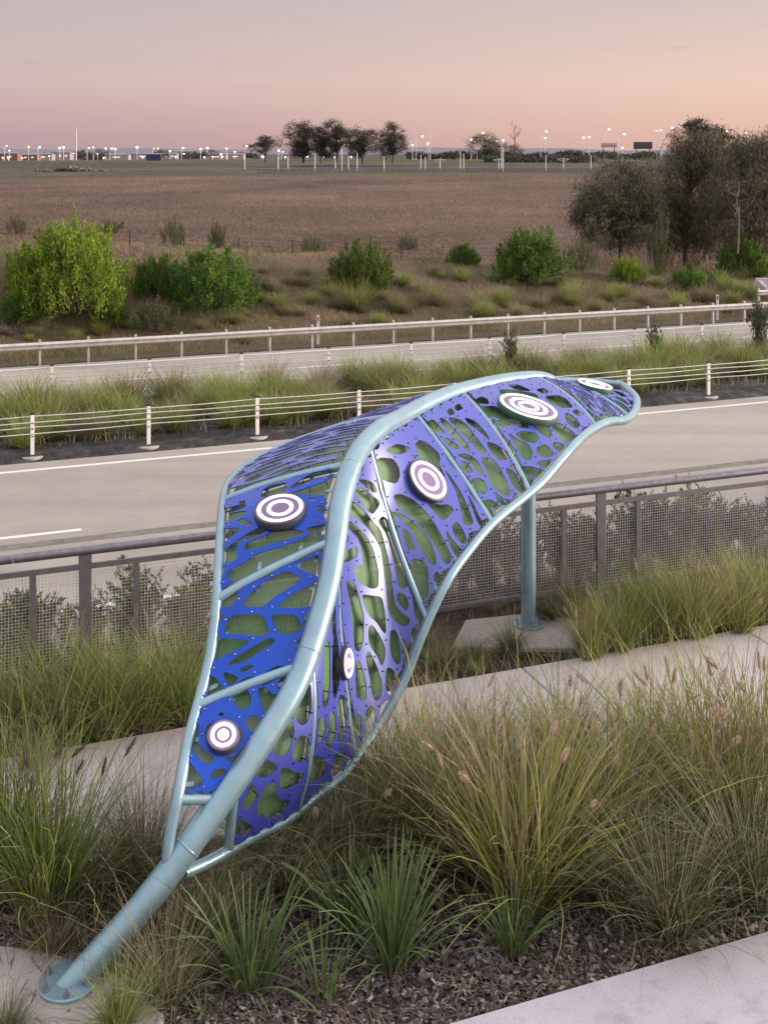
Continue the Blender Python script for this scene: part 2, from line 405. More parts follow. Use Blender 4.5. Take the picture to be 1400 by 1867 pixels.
def build_ground():
    ps = np.concatenate([-np.geomspace(60, 9000, 40)[::-1], np.arange(-58, 60, 1.0), np.arange(60, 220, 2.5), np.geomspace(222, 12000, 45)])
    qs = np.concatenate([-np.geomspace(4, 400, 12)[::-1], np.arange(-3, 60, .3), np.arange(60, 330, 2.5), np.geomspace(333, 12000, 50)])
    P, Q = np.meshgrid(ps, qs, indexing='ij')
    X = P * EX - Q * EY; Y = P * EY + Q * EX
    V = np.stack([X, Y, terrain(X, Y)], -1).reshape(-1, 3)
    a, b = len(ps), len(qs)
    i = np.arange(a - 1)[:, None] * b + np.arange(b - 1)[None, :]
    f = np.stack([i, i + b, i + b + 1, i + 1], -1).reshape(-1, 4)
    qc = ((Q[:-1, :-1] + Q[1:, 1:]) / 2).ravel(); yc = ((Y[:-1, :-1] + Y[1:, 1:]) / 2).ravel()
    fm = np.zeros(len(f), int)
    fm[qc > 13.7] = 1; fm[(qc > 18)] = 2; fm[qc > 39.9] = 3; fm[qc > 52] = 4; fm[(yc > 232) & (qc > 100)] = 5
    me = mesh_np('ground', V, [f], smooth=True, mats=[M['mulch'], M['bank'], M['median'], M['embank'], M['field'], M['plain']], fmat=fm)
    return tag(link('ground', me), 'mulched beds, gravel verges, dry embankment and brown fields around the road', kind='structure')
build_ground()

def slab(name, p0, p1, q0, q1, top, thick, mat, parent=None, bev=0.0):
    mb = MB()
    if bev:
        lo = [pq(p0, q0, top - thick), pq(p1, q0, top - thick), pq(p1, q1, top - thick), pq(p0, q1, top - thick)]
        mi = [pq(p0, q0, top - bev), pq(p1, q0, top - bev), pq(p1, q1, top - bev), pq(p0, q1, top - bev)]
        hi = [pq(p0 + bev, q0 + bev, top), pq(p1 - bev, q0 + bev, top), pq(p1 - bev, q1 - bev, top), pq(p0 + bev, q1 - bev, top)]
        fs = [(8, 9, 10, 11)]
        for k in (0, 4):
            for i in range(4): fs.append((k + i, k + (i + 1) % 4, k + 4 + (i + 1) % 4, k + 4 + i))
        mb.add(lo + mi + hi, fs)
    else:
        c = pq((p0 + p1) / 2, (q0 + q1) / 2, top - thick / 2)
        mb.box(c, (p1 - p0, q1 - q0, thick), (EX, EY, 0), (-EY, EX, 0))
    return mb.build(name, mat, parent)

# roads with painted lines
near_road = tag(slab('near_road', -80, 160, 16.6, 27.15, -1.2, .25, M['road']), kind='structure')
far_road = tag(slab('far_road', -80, 200, 33.5, 39.45, -1.2, .25, M['road']), kind='structure')
def line(name, q, w, p0, p1, parent, mat='paint', lift=.004):
    return slab(name, p0, p1, q - w / 2, q + w / 2, -1.2 + lift, .0035, M[mat], parent)
line('edge_line', 26.5, .13, -70, 150, near_road)
line('lane_line', 22.0, .12, -6.5, 2.25, near_road)
line('edge_line', 18.2, .12, -70, 150, near_road)
line('worn_strip', 21.45, .30, -70, 150, near_road, 'rumble')
line('edge_line', 36.1, .12, -70, 150, far_road)
line('edge_line', 34.4, .12, -70, 150, far_road)
line('edge_line', 39.0, .10, -70, 150, far_road)
# paths: concrete slabs laid end to end with open joints
path = empty('middle_path', pq(6, 10.6, 0)); tag(path, kind='structure')
bpy.context.view_layer.update()
def child_slab(par, *a, **k):
    o = slab(*a, parent=None, **k); o.parent = par; o.matrix_parent_inverse = par.matrix_world.inverted(); return o
for i in range(-5, 9):
    child_slab(path, 'slab', i * 3.0 + .006, i * 3.0 + 2.994, 9.62, 11.58, .012, .14, M['path'], bev=.012)
npath = empty('near_path', pq(5, 5, 0)); tag(npath, kind='structure')
bpy.context.view_layer.update()
p_joint = to_pq(*(at(768, 1853, F * H / (1853 - HZ))[:2]))[0]
for i in range(-4, 5):
    child_slab(npath, 'slab', p_joint + i * 3.6 + .006, p_joint + (i + 1) * 3.6 - .006, 2.5, 7.02, .015, .14, M['nearpath'], bev=.015)

# irregular footing slabs under the sculpture
def footing(name, pxs, top, mat):
    pts = [at(x, y, F * (H - top) / (y - HZ)) for x, y in pxs]
    c = sum(pts) / len(pts); n = len(pts)
    v = [p - np.array((0, 0, .3)) for p in pts] + [p - np.array((0, 0, .015)) for p in pts] + [p + (c - p) / np.linalg.norm(c - p) * .015 for p in pts]
    fs = [(k + i, k + (i + 1) % n, k + n + (i + 1) % n, k + n + i) for k in (0, n) for i in range(n)]
    mb = MB(); mb.add(v, fs); mb.f.setdefault(n, []).append(np.array([np.arange(n) + 2 * n]))
    return tag(mb.build(name, mat), kind='structure')
footing('front_footing', [(-260, 2050), (250, 2100), (300, 1850), (200, 1765), (80, 1733), (-200, 1700)], .012, M['pad'])
footing('rear_footing', [(822, 1180), (1080, 1182), (1072, 1133), (960, 1118), (848, 1130)], .012, M['pad'])

# ------------------------------------------------------------------ the leaf sculpture
def spline(pts, n=400):
    """dense centripetal-ish Catmull-Rom through points; returns positions and knot parameters (0..1)"""
    P = np.asarray(pts, float)
    d = np.concatenate(([0], np.cumsum(np.linalg.norm(np.diff(P, axis=0), axis=1))))
    d /= d[-1]
    m = np.gradient(P, d, axis=0)
    u = np.linspace(0, 1, n)
    k = np.clip(np.searchsorted(d, u, side='right') - 1, 0, len(d) - 2)
    h = (d[k + 1] - d[k])[:, None]; t = ((u - d[k]) / (d[k + 1] - d[k]))[:, None]
    out = (2*t**3 - 3*t**2 + 1) * P[k] + (t**3 - 2*t**2 + t) * h * m[k] + (-2*t**3 + 3*t**2) * P[k+1] + (t**3 - t**2) * h * m[k+1]
    for _ in range(3):
        out[1:-1] = (out[:-2] + 2 * out[1:-1] + out[2:]) / 4
    return out
MID = [(125,1803,8.0),(279,1629,8.3),(374,1500,8.55),(465,1371,8.85),(542,1243,9.2),(578,1140,9.5),(602,1046,9.75),(612,980,9.95),(621,917,10.2),(637,860,10.5),(660,815,10.9),(695,781,11.35),(728,763,11.8),(770,740,12.3),(814,720,12.8),(860,706,13.3),(900,697,13.7),(950,689,14.2),(990,688,14.6),(1014,695,14.85)]
MIDX = MID + [(1060,702,15.13),(1110,708,15.33),(1156,724,15.31)]
LRIM = [(304,1580,8.36),(311,1512,8.43),(324,1455,8.50),(346,1340,8.85),(367,1264,9.1),(380,1212,9.25),(389,1158,9.40),(398,1046,9.72),(403,965,10.2),(407,917,10.8),(414,887,11.17),(427,869,11.40),(456,846,11.65),(495,825,11.83),(543,805,12.09),(600,785,12.44),(671,760,13.03),(736,740,13.62),(800,721,14.31),(900,702,15.2),(1000,694,15.79),(1080,695,15.92),(1135,701,15.65)]
RRIM = [(335,1592,8.42),(376,1574,8.58),(414,1553,8.74),(457,1528,8.88),(521,1496,9.08),(571,1456,9.34),(634,1406,9.72),(657,1371,9.92),(686,1331,10.13),(720,1274,10.31),(741,1230,10.40),(763,1172,10.46),(784,1122,10.53),(814,1062,10.65),(857,1001,10.93),(900,952,11.27),(950,911,11.6),(980,886,11.8),(1020,841,12.19),(1045,813,12.58),(1075,786,13.14),(1110,769,13.72),(1140,765,14.21),(1156,751,14.61),(1160,727,15.07),(1135,701,15.65)]
mid3 = spline([at(*p) for p in MID]); midx3 = spline([at(*p) for p in MIDX], 600)
lrim3 = spline([at(*p) for p in LRIM], 600); rrim3 = spline([at(*p) for p in RRIM], 600)
def proj(P):
    P = np.asarray(P); return np.stack([P[..., 0] / P[..., 1] * F + CX, HZ + (H - P[..., 2]) / P[..., 1] * F], -1)
def near_param(curve, px):
    d = np.linalg.norm(proj(curve) - np.asarray(px, float), axis=1); return int(np.argmin(d)) / (len(curve) - 1)
def samp(curve, u):
    u = np.clip(np.asarray(u, float), 0, 1) * (len(curve) - 1)
    i = np.clip(np.floor(u).astype(int), 0, len(curve) - 2); t = (u - i)[..., None]
    return curve[i] * (1 - t) + curve[i + 1] * t

class Blade:
    def __init__(s, rim, stations, side):
        s.rim = rim; s.side = side
        s.um = np.array([near_param(midx3, a) for a, b, c in stations])
        s.ur = np.array([near_param(rim, b) for a, b, c in stations])
        s.bul = np.array([c for a, b, c in stations]); s.k = np.arange(len(stations))
    def P(s, S, T):
        m = samp(midx3, np.interp(S, s.k, s.um)); r = samp(s.rim, np.interp(S, s.k, s.ur))
        b = np.interp(S, s.k, s.bul)
        T_ = np.asarray(T)[..., None]
        base = m * (1 - T_) + r * T_
        ch = r - m
        ref = np.array((-.5, -.5, .75)) if s.side < 0 else np.array((.7, -.5, .5))
        nn = ref - ch * (ch @ ref / np.maximum((ch * ch).sum(-1), 1e-6))[..., None]
        nn /= np.linalg.norm(nn, axis=-1)[..., None] + 1e-9
        return base + nn * (b * 4 * np.asarray(T) * (1 - np.asarray(T)))[..., None]
    def PN(s, S, T, e=.02):
        S = np.asarray(S, float); T = np.asarray(T, float)
        P0 = s.P(S, T)
        dS = s.P(np.minimum(S + e, s.k[-1]), T) - s.P(np.maximum(S - e, 0), T)
        dT = s.P(S, np.minimum(T + e, 1)) - s.P(S, np.maximum(T - e, 0))
        n = np.cross(dS, dT) * (1 if s.side < 0 else -1)
        n = n / (np.linalg.norm(n, axis=-1)[..., None] + 1e-9)
        return P0, n
RIGHT = Blade(rrim3, [((432,1425),(416,1552),.0), ((562,1185),(541,1482),.10), ((615,985),(648,1388),-.05), ((672,805),(777,1130),-.06), ((752,750),(897,955),.03), ((838,712),(965,898),.07), ((975,690),(1087,780),.07), ((1052,702),(1146,760),.03), ((1156,724),(1161,720),.0)], 1)
LEFT = Blade(lrim3, [((406,1455),(324,1458),.0), ((551,1210),(362,1290),.02), ((609,985),(402,1093),.03), ((640,845),(408,914),.05), ((735,757),(560,799),.06), ((850,709),(720,745),.06), ((975,688),(900,702),.05), ((1110,708),(1080,695),.0)], -1)
for nm, B in (('R', RIGHT), ('L', LEFT)):
    pass

def chaikin(p, it=2):
    p = np.asarray(p, float)
    for _ in range(it):
        q = np.roll(p, -1, 0); p = np.stack([p * .84 + q * .16, p * .16 + q * .84], 1).reshape(-1, 2)
    return p
def sdf_poly(pts, poly):
    """signed distance, negative inside"""
    a = poly; b = np.roll(poly, -1, 0)
    dmin = np.full(len(pts), 1e9); ins = np.zeros(len(pts), bool)
    lo = poly.min(0) - 30; hi = poly.max(0) + 30
    sel = np.nonzero(((pts > lo) & (pts < hi)).all(1))[0]
    out = np.full(len(pts), 30.0)
    if not len(sel): return out
    x = pts[sel]; dm = np.full(len(x), 1e9); ins = np.zeros(len(x), bool)
    for p0, p1 in zip(a, b):
        e = p1 - p0; w = x - p0
        t = np.clip((w @ e) / (e @ e + 1e-12), 0, 1)
        dm = np.minimum(dm, np.linalg.norm(w - t[:, None] * e, axis=1))
        c = (p0[1] > x[:, 1]) != (p1[1] > x[:, 1])
        xi = p0[0] + (x[:, 1] - p0[1]) / (p1[1] - p0[1] + 1e-12) * e[0]
        ins ^= c & (x[:, 0] < xi)
    out[sel] = np.where(ins, -dm, dm)
    return out

def plate_mesh(name, top, bot, f, mat):
    """solid plate from a grid (ns,nt,3) clipped where f<0, with real thickness"""
    ns, nt = f.shape
    idx = {}; tv = []; bv = []
    T = top.reshape(-1, 3); B = bot.reshape(-1, 3); ff = f.ravel()
    def vg(i):
        if i not in idx: idx[i] = len(tv); tv.append(T[i]); bv.append(B[i])
        return idx[i]
    def ve(i, j):
        k = (i, j) if i < j else (j, i)
        if k not in idx:
            a, b = k; t = ff[a] / (ff[a] - ff[b]); t = min(max(t, .02), .98)
            idx[k] = len(tv); tv.append(T[a] + (T[b] - T[a]) * t); bv.append(B[a] + (B[b] - B[a]) * t)
        return idx[k]
    faces = []
    pos = ff > 0
    for a in range(ns - 1):
        for b in range(nt - 1):
            c = (a * nt + b, (a + 1) * nt + b, (a + 1) * nt + b + 1, a * nt + b + 1)
            k = pos[c[0]] + pos[c[1]] + pos[c[2]] + pos[c[3]]
            if k == 0: continue
            if k == 4: faces.append([vg(i) for i in c]); continue
            poly = []
            for i in range(4):
                u, w = c[i], c[(i + 1) % 4]
                if pos[u]: poly.append(vg(u))
                if pos[u] != pos[w]: poly.append(ve(u, w))
            if len(poly) >= 3: faces.append(poly)
    if not faces: return None
    edges = {}
    for p in faces:
        for i in range(len(p)):
            u, w = p[i], p[(i + 1) % len(p)]
            if (w, u) in edges: del edges[(w, u)]
            else: edges[(u, w)] = 1
    n = len(tv)
    V = np.concatenate([np.array(tv), np.array(bv)])
    groups = {}
    for p in faces:
        groups.setdefault(len(p), []).append(p)
        groups.setdefault(len(p), []).append([i + n for i in p[::-1]])
    E = np.array(list(edges.keys()))
    wall_v = np.concatenate([V[E[:, 0]], V[E[:, 1]], V[E[:, 1] + n], V[E[:, 0] + n]])
    m = len(E); base = len(V)
    walls = np.stack([np.arange(m) + base, np.arange(m) + base + 3 * m, np.arange(m) + base + 2 * m, np.arange(m) + base + m], 1)
    fl = [np.array(g) for g in groups.values()] + [walls]
    sm = np.concatenate([np.full(len(x), i < len(fl) - 1) for i, x in enumerate(fl)])
    return mesh_np(name, np.concatenate([V, wall_v]), fl, smooth=sm, mats=[mat])

def zo(ox, oy, k, polys): return [[(ox + x / k, oy + y / k) for x, y in p] for p in polys]
A_ = (380, 820, 5.0); B_ = (380, 980, 5.8333); C_ = (310, 1220, 5.0); D_ = (420, 1160, 4.9125)
E_ = (600, 850, 6.67); F_ = (590, 1060, 5.186); G_ = (670, 760, 5.1875); H_ = (740, 700, 5.3846); I_ = (830, 680, 5.0)
HOLES = {}
HOLES['L2'] = zo(*A_, [
 [(330,860),(480,800),(560,770),(600,710),(760,720),(890,755),(730,810),(560,860),(420,905),(330,910)],
 [(165,900),(260,830),(400,740),(500,700),(508,745),(440,795),(300,820),(245,880),(265,990),(165,1035)],
 [(175,1115),(330,1030),(470,940),(720,875),(960,760),(1080,790),(420,1180),(250,1195),(175,1170)],
 [(90,600),(345,555),(345,580),(200,650),(90,672)], [(265,655),(310,622),(405,670),(300,682)], [(90,725),(300,712),(160,830),(90,850)],
 [(735,352),(860,262),(970,203),(1230,172),(1210,200),(970,260),(770,350)],
 [(740,400),(1000,318),(1180,245),(1125,385),(1050,412),(850,405)],
 [(480,430),(490,370),(560,330),(720,300),(690,395),(560,425)],
 [(905,447),(995,442),(948,473)], [(978,514),(1048,514),(1012,558)], [(270,480),(335,462),(322,502)],
 [(890,720),(1060,680),(1050,745),(930,765)], [(1050,465),(1130,425),(1130,465)], [(90,560),(330,490),(340,520),(90,605)],
 [(500,340),(760,250),(930,160),(930,120),(500,250)], [(90,885),(160,880),(150,1040),(90,1040)]])
HOLES['L1'] = zo(*B_, [
 [(350,735),(430,615),(560,497),(820,350),(1005,440),(720,612),(600,715),(560,738)], [(915,296),(1175,180),(1150,300),(1180,405),(1050,370)],
 [(725,742),(850,640),(1110,488),(1185,475),(1120,722),(960,748)], [(165,985),(240,828),(540,822),(595,860),(638,1000),(600,1048),(190,1022)],
 [(665,850),(700,824),(910,826),(955,870),(1000,960),(960,998),(770,1044)], [(70,1080),(250,1083),(458,1105),(150,1262),(50,1315)],
 [(183,1365),(350,1240),(650,1066),(716,1105),(500,1242),(400,1312)], [(335,1395),(420,1362),(490,1368),(360,1435)], [(148,1427),(330,1492),(220,1590)],
 [(80,700),(270,595),(325,600),(240,732),(100,738)], [(40,825),(175,820),(90,935),(30,935)], [(1055,800),(1130,750),(1110,910),(1035,850)],
 [(-40,1480),(60,1480),(165,1620),(100,1720),(-40,1640)], [(100,600),(300,520),(300,560),(150,650)], [(-40,1080),(60,1085),(10,1310),(-60,1310)]])
HOLES['L0'] = zo(*C_, [
 [(565,240),(700,185),(740,270),(722,345),(660,374),(605,340)], [(795,190),(860,162),(940,240),(1030,220),(920,390),(862,405)],
 [(692,480),(730,425),(790,437),(870,500),(810,580),(740,562),(697,522)], [(437,423),(470,392),(491,423)],
 [(190,670),(260,688),(320,758),(388,793),(393,842),(340,868),(290,842),(205,730)], [(505,812),(600,798),(740,640),(710,750),(610,835),(540,845)],
 [(370,1010),(386,940),(460,902),(515,930),(480,970)], [(985,170),(993,108),(1060,55),(1120,70),(1020,200)], [(130,810),(160,830),(320,1045),(130,1120),(60,1000)],
 [(760,20),(800,95),(730,112),(640,140),(600,140)], [(200,520),(262,500),(250,600),(262,660),(190,680)], [(320,600),(340,520),(420,480),(490,478),(580,495),(650,560),(660,630),(620,700),(560,745),(480,752),(400,735),(340,680)]])
HOLES['R0'] = zo(*D_, [
 [(570,690),(690,420),(718,440),(728,640),(692,772),(640,803),(598,762)], [(370,1035),(520,760),(553,768),(573,860),(532,1002),(490,1073),(420,1063)],
 [(551,1092),(588,960),(630,891),(692,908),(723,1000),(702,1092),(630,1138)], [(225,1245),(320,1105),(402,1148),(418,1190),(372,1232),(290,1274)],
 [(442,1394),(456,1190),(500,1176),(590,1231),(666,1226),(622,1322)], [(100,1540),(190,1312),(238,1400),(228,1470),(170,1565)],
 [(226,1605),(268,1440),(330,1336),(403,1316),(413,1420),(460,1478),(535,1468),(503,1562),(400,1645)], [(40,1770),(88,1632),(208,1712),(130,1810)],
 [(765,430),(822,290),(818,630),(768,642)], [(736,830),(775,738),(790,730),(780,960),(756,930)]])
HOLES['R1'] = zo(*D_, [
 [(845,60),(888,40),(893,400),(873,610),(842,642),(828,620)], [(922,30),(962,50),(988,380),(932,595),(914,400)], [(785,740),(842,738),(854,830),(802,973),(790,940)],
 [(898,665),(943,720),(943,880),(892,1014),(848,1024),(878,900)], [(988,514),(1053,580),(1053,720),(1002,964),(972,940),(988,800),(957,650)],
 [(730,1078),(800,1077),(864,1150),(844,1264),(690,1320)], [(896,1244),(948,1046),(990,1068),(1034,1036),(1004,1204),(960,1330)],
 [(1060,640),(1110,600),(1110,700),(1075,760)], [(1075,860),(1120,800),(1120,980),(1065,960)], [(905,-250),(935,-300),(945,-40),(915,-40)], [(975,-200),(1000,-220),(1020,60),(990,40)]]) + zo(*F_, [[(150,275),(190,250),(212,535),(172,555)], [(85,430),(100,380),(130,560),(140,640),(100,560)]])
HOLES['R2'] = zo(*E_, [
 [(350,165),(460,168),(540,217),(583,312),(550,318),(460,262)], [(310,300),(390,256),(500,347),(630,440),(540,575),(500,562),(420,470)],
 [(180,560),(270,430),(320,450),(440,560),(540,690),(610,756),(653,868),(703,1078),(748,1300),(768,1500),(793,1680),(880,1795),(975,1850),(970,1930),(900,1945),(800,1880),(740,1800),(715,1700),(700,1500),(660,1200),(628,1000),(548,850),(448,720),(260,580)],
 [(170,640),(225,648),(385,785),(474,892),(538,1030),(574,1170),(600,1300),(594,1468),(530,1490),(396,1434),(326,1340),(296,1250),(414,1200),(400,1000),(350,870),(180,690)],
 [(150,990),(234,905),(238,858),(170,780)], [(150,1090),(270,998),(322,976),(344,1050),(312,1113),(190,1175)],
 [(596,670),(650,606),(704,648),(744,740),(824,950),(884,1150),(934,1330),(949,1463),(900,1494),(846,1462),(816,1300),(766,1050),(696,820)],
 [(826,1560),(870,1536),(944,1600),(969,1700),(940,1759),(858,1682),(831,1630)],
 [(690,548),(790,560),(850,640),(920,850),(980,1050),(890,1042),(820,832),(760,682)], [(940,1138),(1000,1110),(1060,1400),(1000,1312)], [(1000,1400),(1050,1400),(1200,1880),(1045,1870)]]) + zo(*F_, [
 [(362,127),(450,138),(548,148),(578,300),(588,494),(560,473),(500,382),(437,332),(397,250)], [(215,0),(292,18),(343,200),(378,330),(373,560),(340,665),(296,642),(276,400),(246,200)],
 [(427,430),(460,416),(524,508),(578,620),(578,720),(550,806),(507,702),(427,592)], [(632,480),(660,457),(693,498),(723,640),(723,772),(690,783),(647,722),(629,620)],
 [(407,670),(430,666),(493,788),(549,950),(543,1082),(500,1139),(462,1082),(437,900),(402,740)], [(305,760),(330,746),(373,850),(403,1000),(398,1102),(375,1134),(308,1092)],
 [(602,816),(662,838),(688,900),(673,1002),(625,1084),(592,1022),(587,930)], [(392,1332),(407,1218),(440,1176),(483,1208),(488,1322),(410,1446)], [(742,560),(760,541),(793,620),(803,704),(768,692)],
 [(822,500),(850,426),(895,480),(905,540),(850,695),(822,602)], [(736,900),(768,696),(803,740),(835,775),(810,890),(775,950)], [(536,1242),(580,1150),(625,1222),(562,1326)], [(305,1238),(353,1290),(353,1442),(305,1475)]])
HOLES['R3'] = zo(*G_, [
 [(40,480),(110,386),(242,397),(294,480),(304,560),(272,629),(158,603)], [(170,315),(280,255),(396,290),(396,312),(320,349),(228,349)],
 [(452,260),(490,218),(562,248),(664,338),(684,380),(674,450),(737,578),(620,482),(538,422),(477,350)],
 [(246,743),(310,731),(422,777),(524,868),(644,1028),(724,1180),(794,1322),(772,1394),(733,1388),(636,1200),(516,1052),(398,933),(286,853)],
 [(190,903),(292,906),(403,978),(524,1088),(604,1200),(644,1330),(644,1399),(598,1388),(516,1272),(426,1092),(326,962)], [(325,1056),(382,1078),(455,1254),(376,1254)],
 [(405,1346),(512,1346),(569,1430),(579,1682),(500,1780)], [(556,806),(680,836),(762,831),(820,880),(730,974),(688,963)],
 [(730,500),(790,577),(874,698),(944,850),(1004,1002),(960,1029),(911,1012),(886,880),(836,690)], [(942,726),(1002,828),(1054,950),(1100,1020),(1058,1034)],
 [(801,1030),(840,996),(884,1038),(939,1160),(922,1204),(868,1182),(816,1100)], [(736,1066),(802,1168),(895,1262),(850,1325),(786,1230)], [(631,1490),(660,1465),(704,1530),(740,1600),(636,1690)],
 [(955,1102),(1040,1075),(1012,1124),(968,1134)], [(760,1490),(870,1430),(790,1580)], [(412,366),(440,368),(458,392),(432,386)], [(600,1740),(650,1650),(700,1600),(650,1800)]])
HOLES['R4'] = zo(*H_, [
 [(200,380),(260,345),(332,418),(384,484),(320,484),(238,432)], [(115,438),(220,456),(314,558),(238,563)], [(366,540),(400,526),(514,608),(514,643),(438,622)],
 [(335,326),(402,368),(482,458),(562,538),(634,654),(600,654),(528,582),(438,482),(346,382)], [(405,326),(520,346),(602,408),(683,518),(794,660),(783,689),(728,673),(617,542),(517,452)],
 [(575,326),(682,367),(783,478),(826,555),(698,443),(618,392)], [(305,618),(382,611),(433,678),(505,826),(438,762)], [(496,693),(600,686),(693,748),(754,850),(753,905),(677,832),(618,752)],
 [(536,770),(570,756),(643,828),(649,872),(600,879),(547,822)], [(641,940),(700,921),(773,958),(799,1050),(772,1079),(718,1063),(667,1012)],
 [(736,726),(832,726),(904,798),(984,950),(1024,1082),(990,1099),(917,1063),(827,972),(786,840)], [(786,566),(872,587),(1002,678),(1068,720),(920,754),(848,682)],
 [(976,816),(1062,867),(1143,948),(1200,1030),(1130,1100),(1037,972)], [(746,1148),(832,1136),(903,1188),(950,1240),(870,1320),(797,1252)], [(856,1056),(952,1127),(1060,1168),(970,1206),(907,1152)],
 [(1016,786),(1112,786),(1200,905),(1118,903),(1057,842)], [(405,262),(440,236),(484,292),(428,304)], [(470,230),(520,190),(560,240),(500,262)]])
HOLES['R5'] = zo(*I_, [
 [(206,303),(362,301),(432,347),(602,427),(678,492),(600,499),(478,443),(288,373)], [(361,430),(460,436),(506,481),(428,499)], [(551,550),(600,531),(722,541),(764,600),(732,634),(648,629),(588,593)],
 [(476,536),(562,608),(663,647),(704,720),(693,784),(638,794),(587,732)], [(741,680),(810,651),(853,677),(906,752),(800,774),(747,722)], [(684,452),(832,466),(884,570),(872,594),(808,573)],
 [(876,474),(950,456),(1073,537),(1090,572),(1012,648),(948,592)], [(886,650),(910,626),(1005,660),(970,718),(908,694)], [(996,358),(1062,387),(1144,470),(1100,509),(1018,452)], [(1066,344),(1110,331),(1159,393),(1098,378)],
 [(816,212),(930,201),(1013,238),(1076,314),(958,314),(858,263)], [(396,148),(560,161),(742,192),(764,244),(598,198),(418,188)], [(150,268),(230,211),(292,238),(308,284)], [(470,108),(572,106),(698,163),(568,154)],
 [(735,150),(800,136),(855,170),(800,184)], [(740,820),(800,796),(880,806),(825,868)], [(610,852),(700,856),(820,896),(740,960),(675,925)], [(40,290),(170,360),(300,470),(420,620),(460,690),(380,600),(250,480)], [(1230,430),(1260,425),(1270,440)]])

def field_cells(ns, nt, S, T, fs, ft, seed, web, warp=.25):
    """drawn-out cell pattern of a laser-cut plate, in the plate's own coordinates"""
    r = np.random.default_rng(seed)
    gx, gy = int(fs) + 4, int(ft) + 4
    cx = (np.arange(gx)[:, None] - 1.5 + r.uniform(-.42, .42, (gx, gy)) + .5 * (np.arange(gy) % 2)[None, :]).ravel()
    cy = (np.arange(gy)[None, :] - 1.5 + r.uniform(-.36, .36, (gx, gy))).ravel()
    x = S * fs + warp * np.sin(T * 6 + seed); y = T * ft + warp * np.sin(S * 5 + seed * 2)
    d = np.hypot(x[..., None] - cx, y[..., None] - cy); d.sort(axis=-1)
    return (web - (d[..., 1] - d[..., 0]))

sculpt = empty('leaf_sculpture', tuple(at(125, 1803, 8.0)[:2]) + (0.0,))
tag(sculpt, 'giant arching leaf sculpture of teal tubes and cut-out blue panels over the path', 'sculpture')
bpy.context.view_layer.update()
SINV = sculpt.matrix_world.inverted()
def sc(o, parent=None):
    """attach a part built in world coordinates to the sculpture (or to one of its parts)"""
    o.parent = parent or sculpt
    if o.parent is sculpt: o.matrix_parent_inverse = SINV
    return o
uu = np.linspace(0, 1, len(mid3))
mrad = np.interp(uu, [0, .25, .5, .7, .93, .985, 1], [.100, .099, .097, .092, .080, .070, .035])
mtan = mid3[0] - mid3[4]; mtan /= np.linalg.norm(mtan)
midrib = sc(MB().tube(np.concatenate([[mid3[0] + mtan * .16], mid3[::3]]), np.concatenate([[mrad[0]], mrad[::3]]), 28).build('midrib', M['tube'], smooth=True))
smooth_by_angle(midrib, 50)
for w_ in (.12, .29, .47, .66, .83):
    i_ = int(w_ * (len(mid3) - 1)); t_ = mid3[i_ + 1] - mid3[i_ - 1]; t_ /= np.linalg.norm(t_)
    ring = sc(MB().tube([mid3[i_] + t_ * z for z in (-.010, -.004, .004, .010)], [mrad[i_] - .001, mrad[i_] + .0035, mrad[i_] + .0035, mrad[i_] - .001], 28).build('weld_seam', M['tube'], smooth=True))
lr = np.concatenate([lrim3[::4], lrim3[-1:]]); 
left_rim = sc(smooth_by_angle(MB().tube(lr, .044, 16).build('rim_tube', M['tube']), 50))
right_rim = sc(smooth_by_angle(MB().tube(rrim3[::4], np.interp(np.linspace(0, 1, len(rrim3[::4])), [0, .45, .8, 1], [.044, .044, .055, .05]), 16).build('rim_tube', M['tube']), 50))
base = at(125, 1806, 8.0); base[2] = 0
a = np.linspace(0, 2 * np.pi, 40, endpoint=False)
def disc_mb(c, ax, ay, az, prof, n=40):
    mb = MB(); a = np.linspace(0, 2 * np.pi, n, endpoint=False); V = []
    for r_, z_ in prof: V.append(c + az * z_ + r_ * (np.cos(a)[:, None] * ax + np.sin(a)[:, None] * ay))
    m = len(prof); i = np.arange(m - 1)[:, None] * n; j = np.arange(n)[None, :]; k = (j + 1) % n
    mb.add(np.concatenate(V), np.stack([i + j, i + k, i + n + k, i + n + j], -1).reshape(-1, 4))
    mb.f.setdefault(n, []).append(np.array([np.arange(n) + (m - 1) * n])); mb.f[n].append(np.array([np.arange(n)[::-1]]))
    return mb
X3, Y3, Z3 = np.eye(3)
bp = sc(smooth_by_angle(disc_mb(base, X3, Y3, Z3, [(.205, .0), (.205, .046), (.198, .052)]).build('base_plate', M['tube']), 30))
sc(smooth_by_angle(disc_mb(base, X3, Y3, Z3, [(.21, .004), (.222, .014), (.206, .024)]).build('grout_pad', M['pad']), 30))
for k in range(6):
    an = R(100 + k * 60)
    c = base + np.array((math.cos(an) * .165, math.sin(an) * .165, .052))
    mb = disc_mb(c, X3, Y3, Z3, [(.024, 0), (.024, .008)], 16)
    sc(mb.build('washer', M['steel']))
    sc(disc_mb(c + Z3 * .008, X3, Y3, Z3, [(.019, 0), (.019, .018)], 6).build('nut', M['steel']))
    sc(disc_mb(c + Z3 * .026, X3, Y3, Z3, [(.010, 0), (.010, .026)], 8).build('stud', M['steel']))
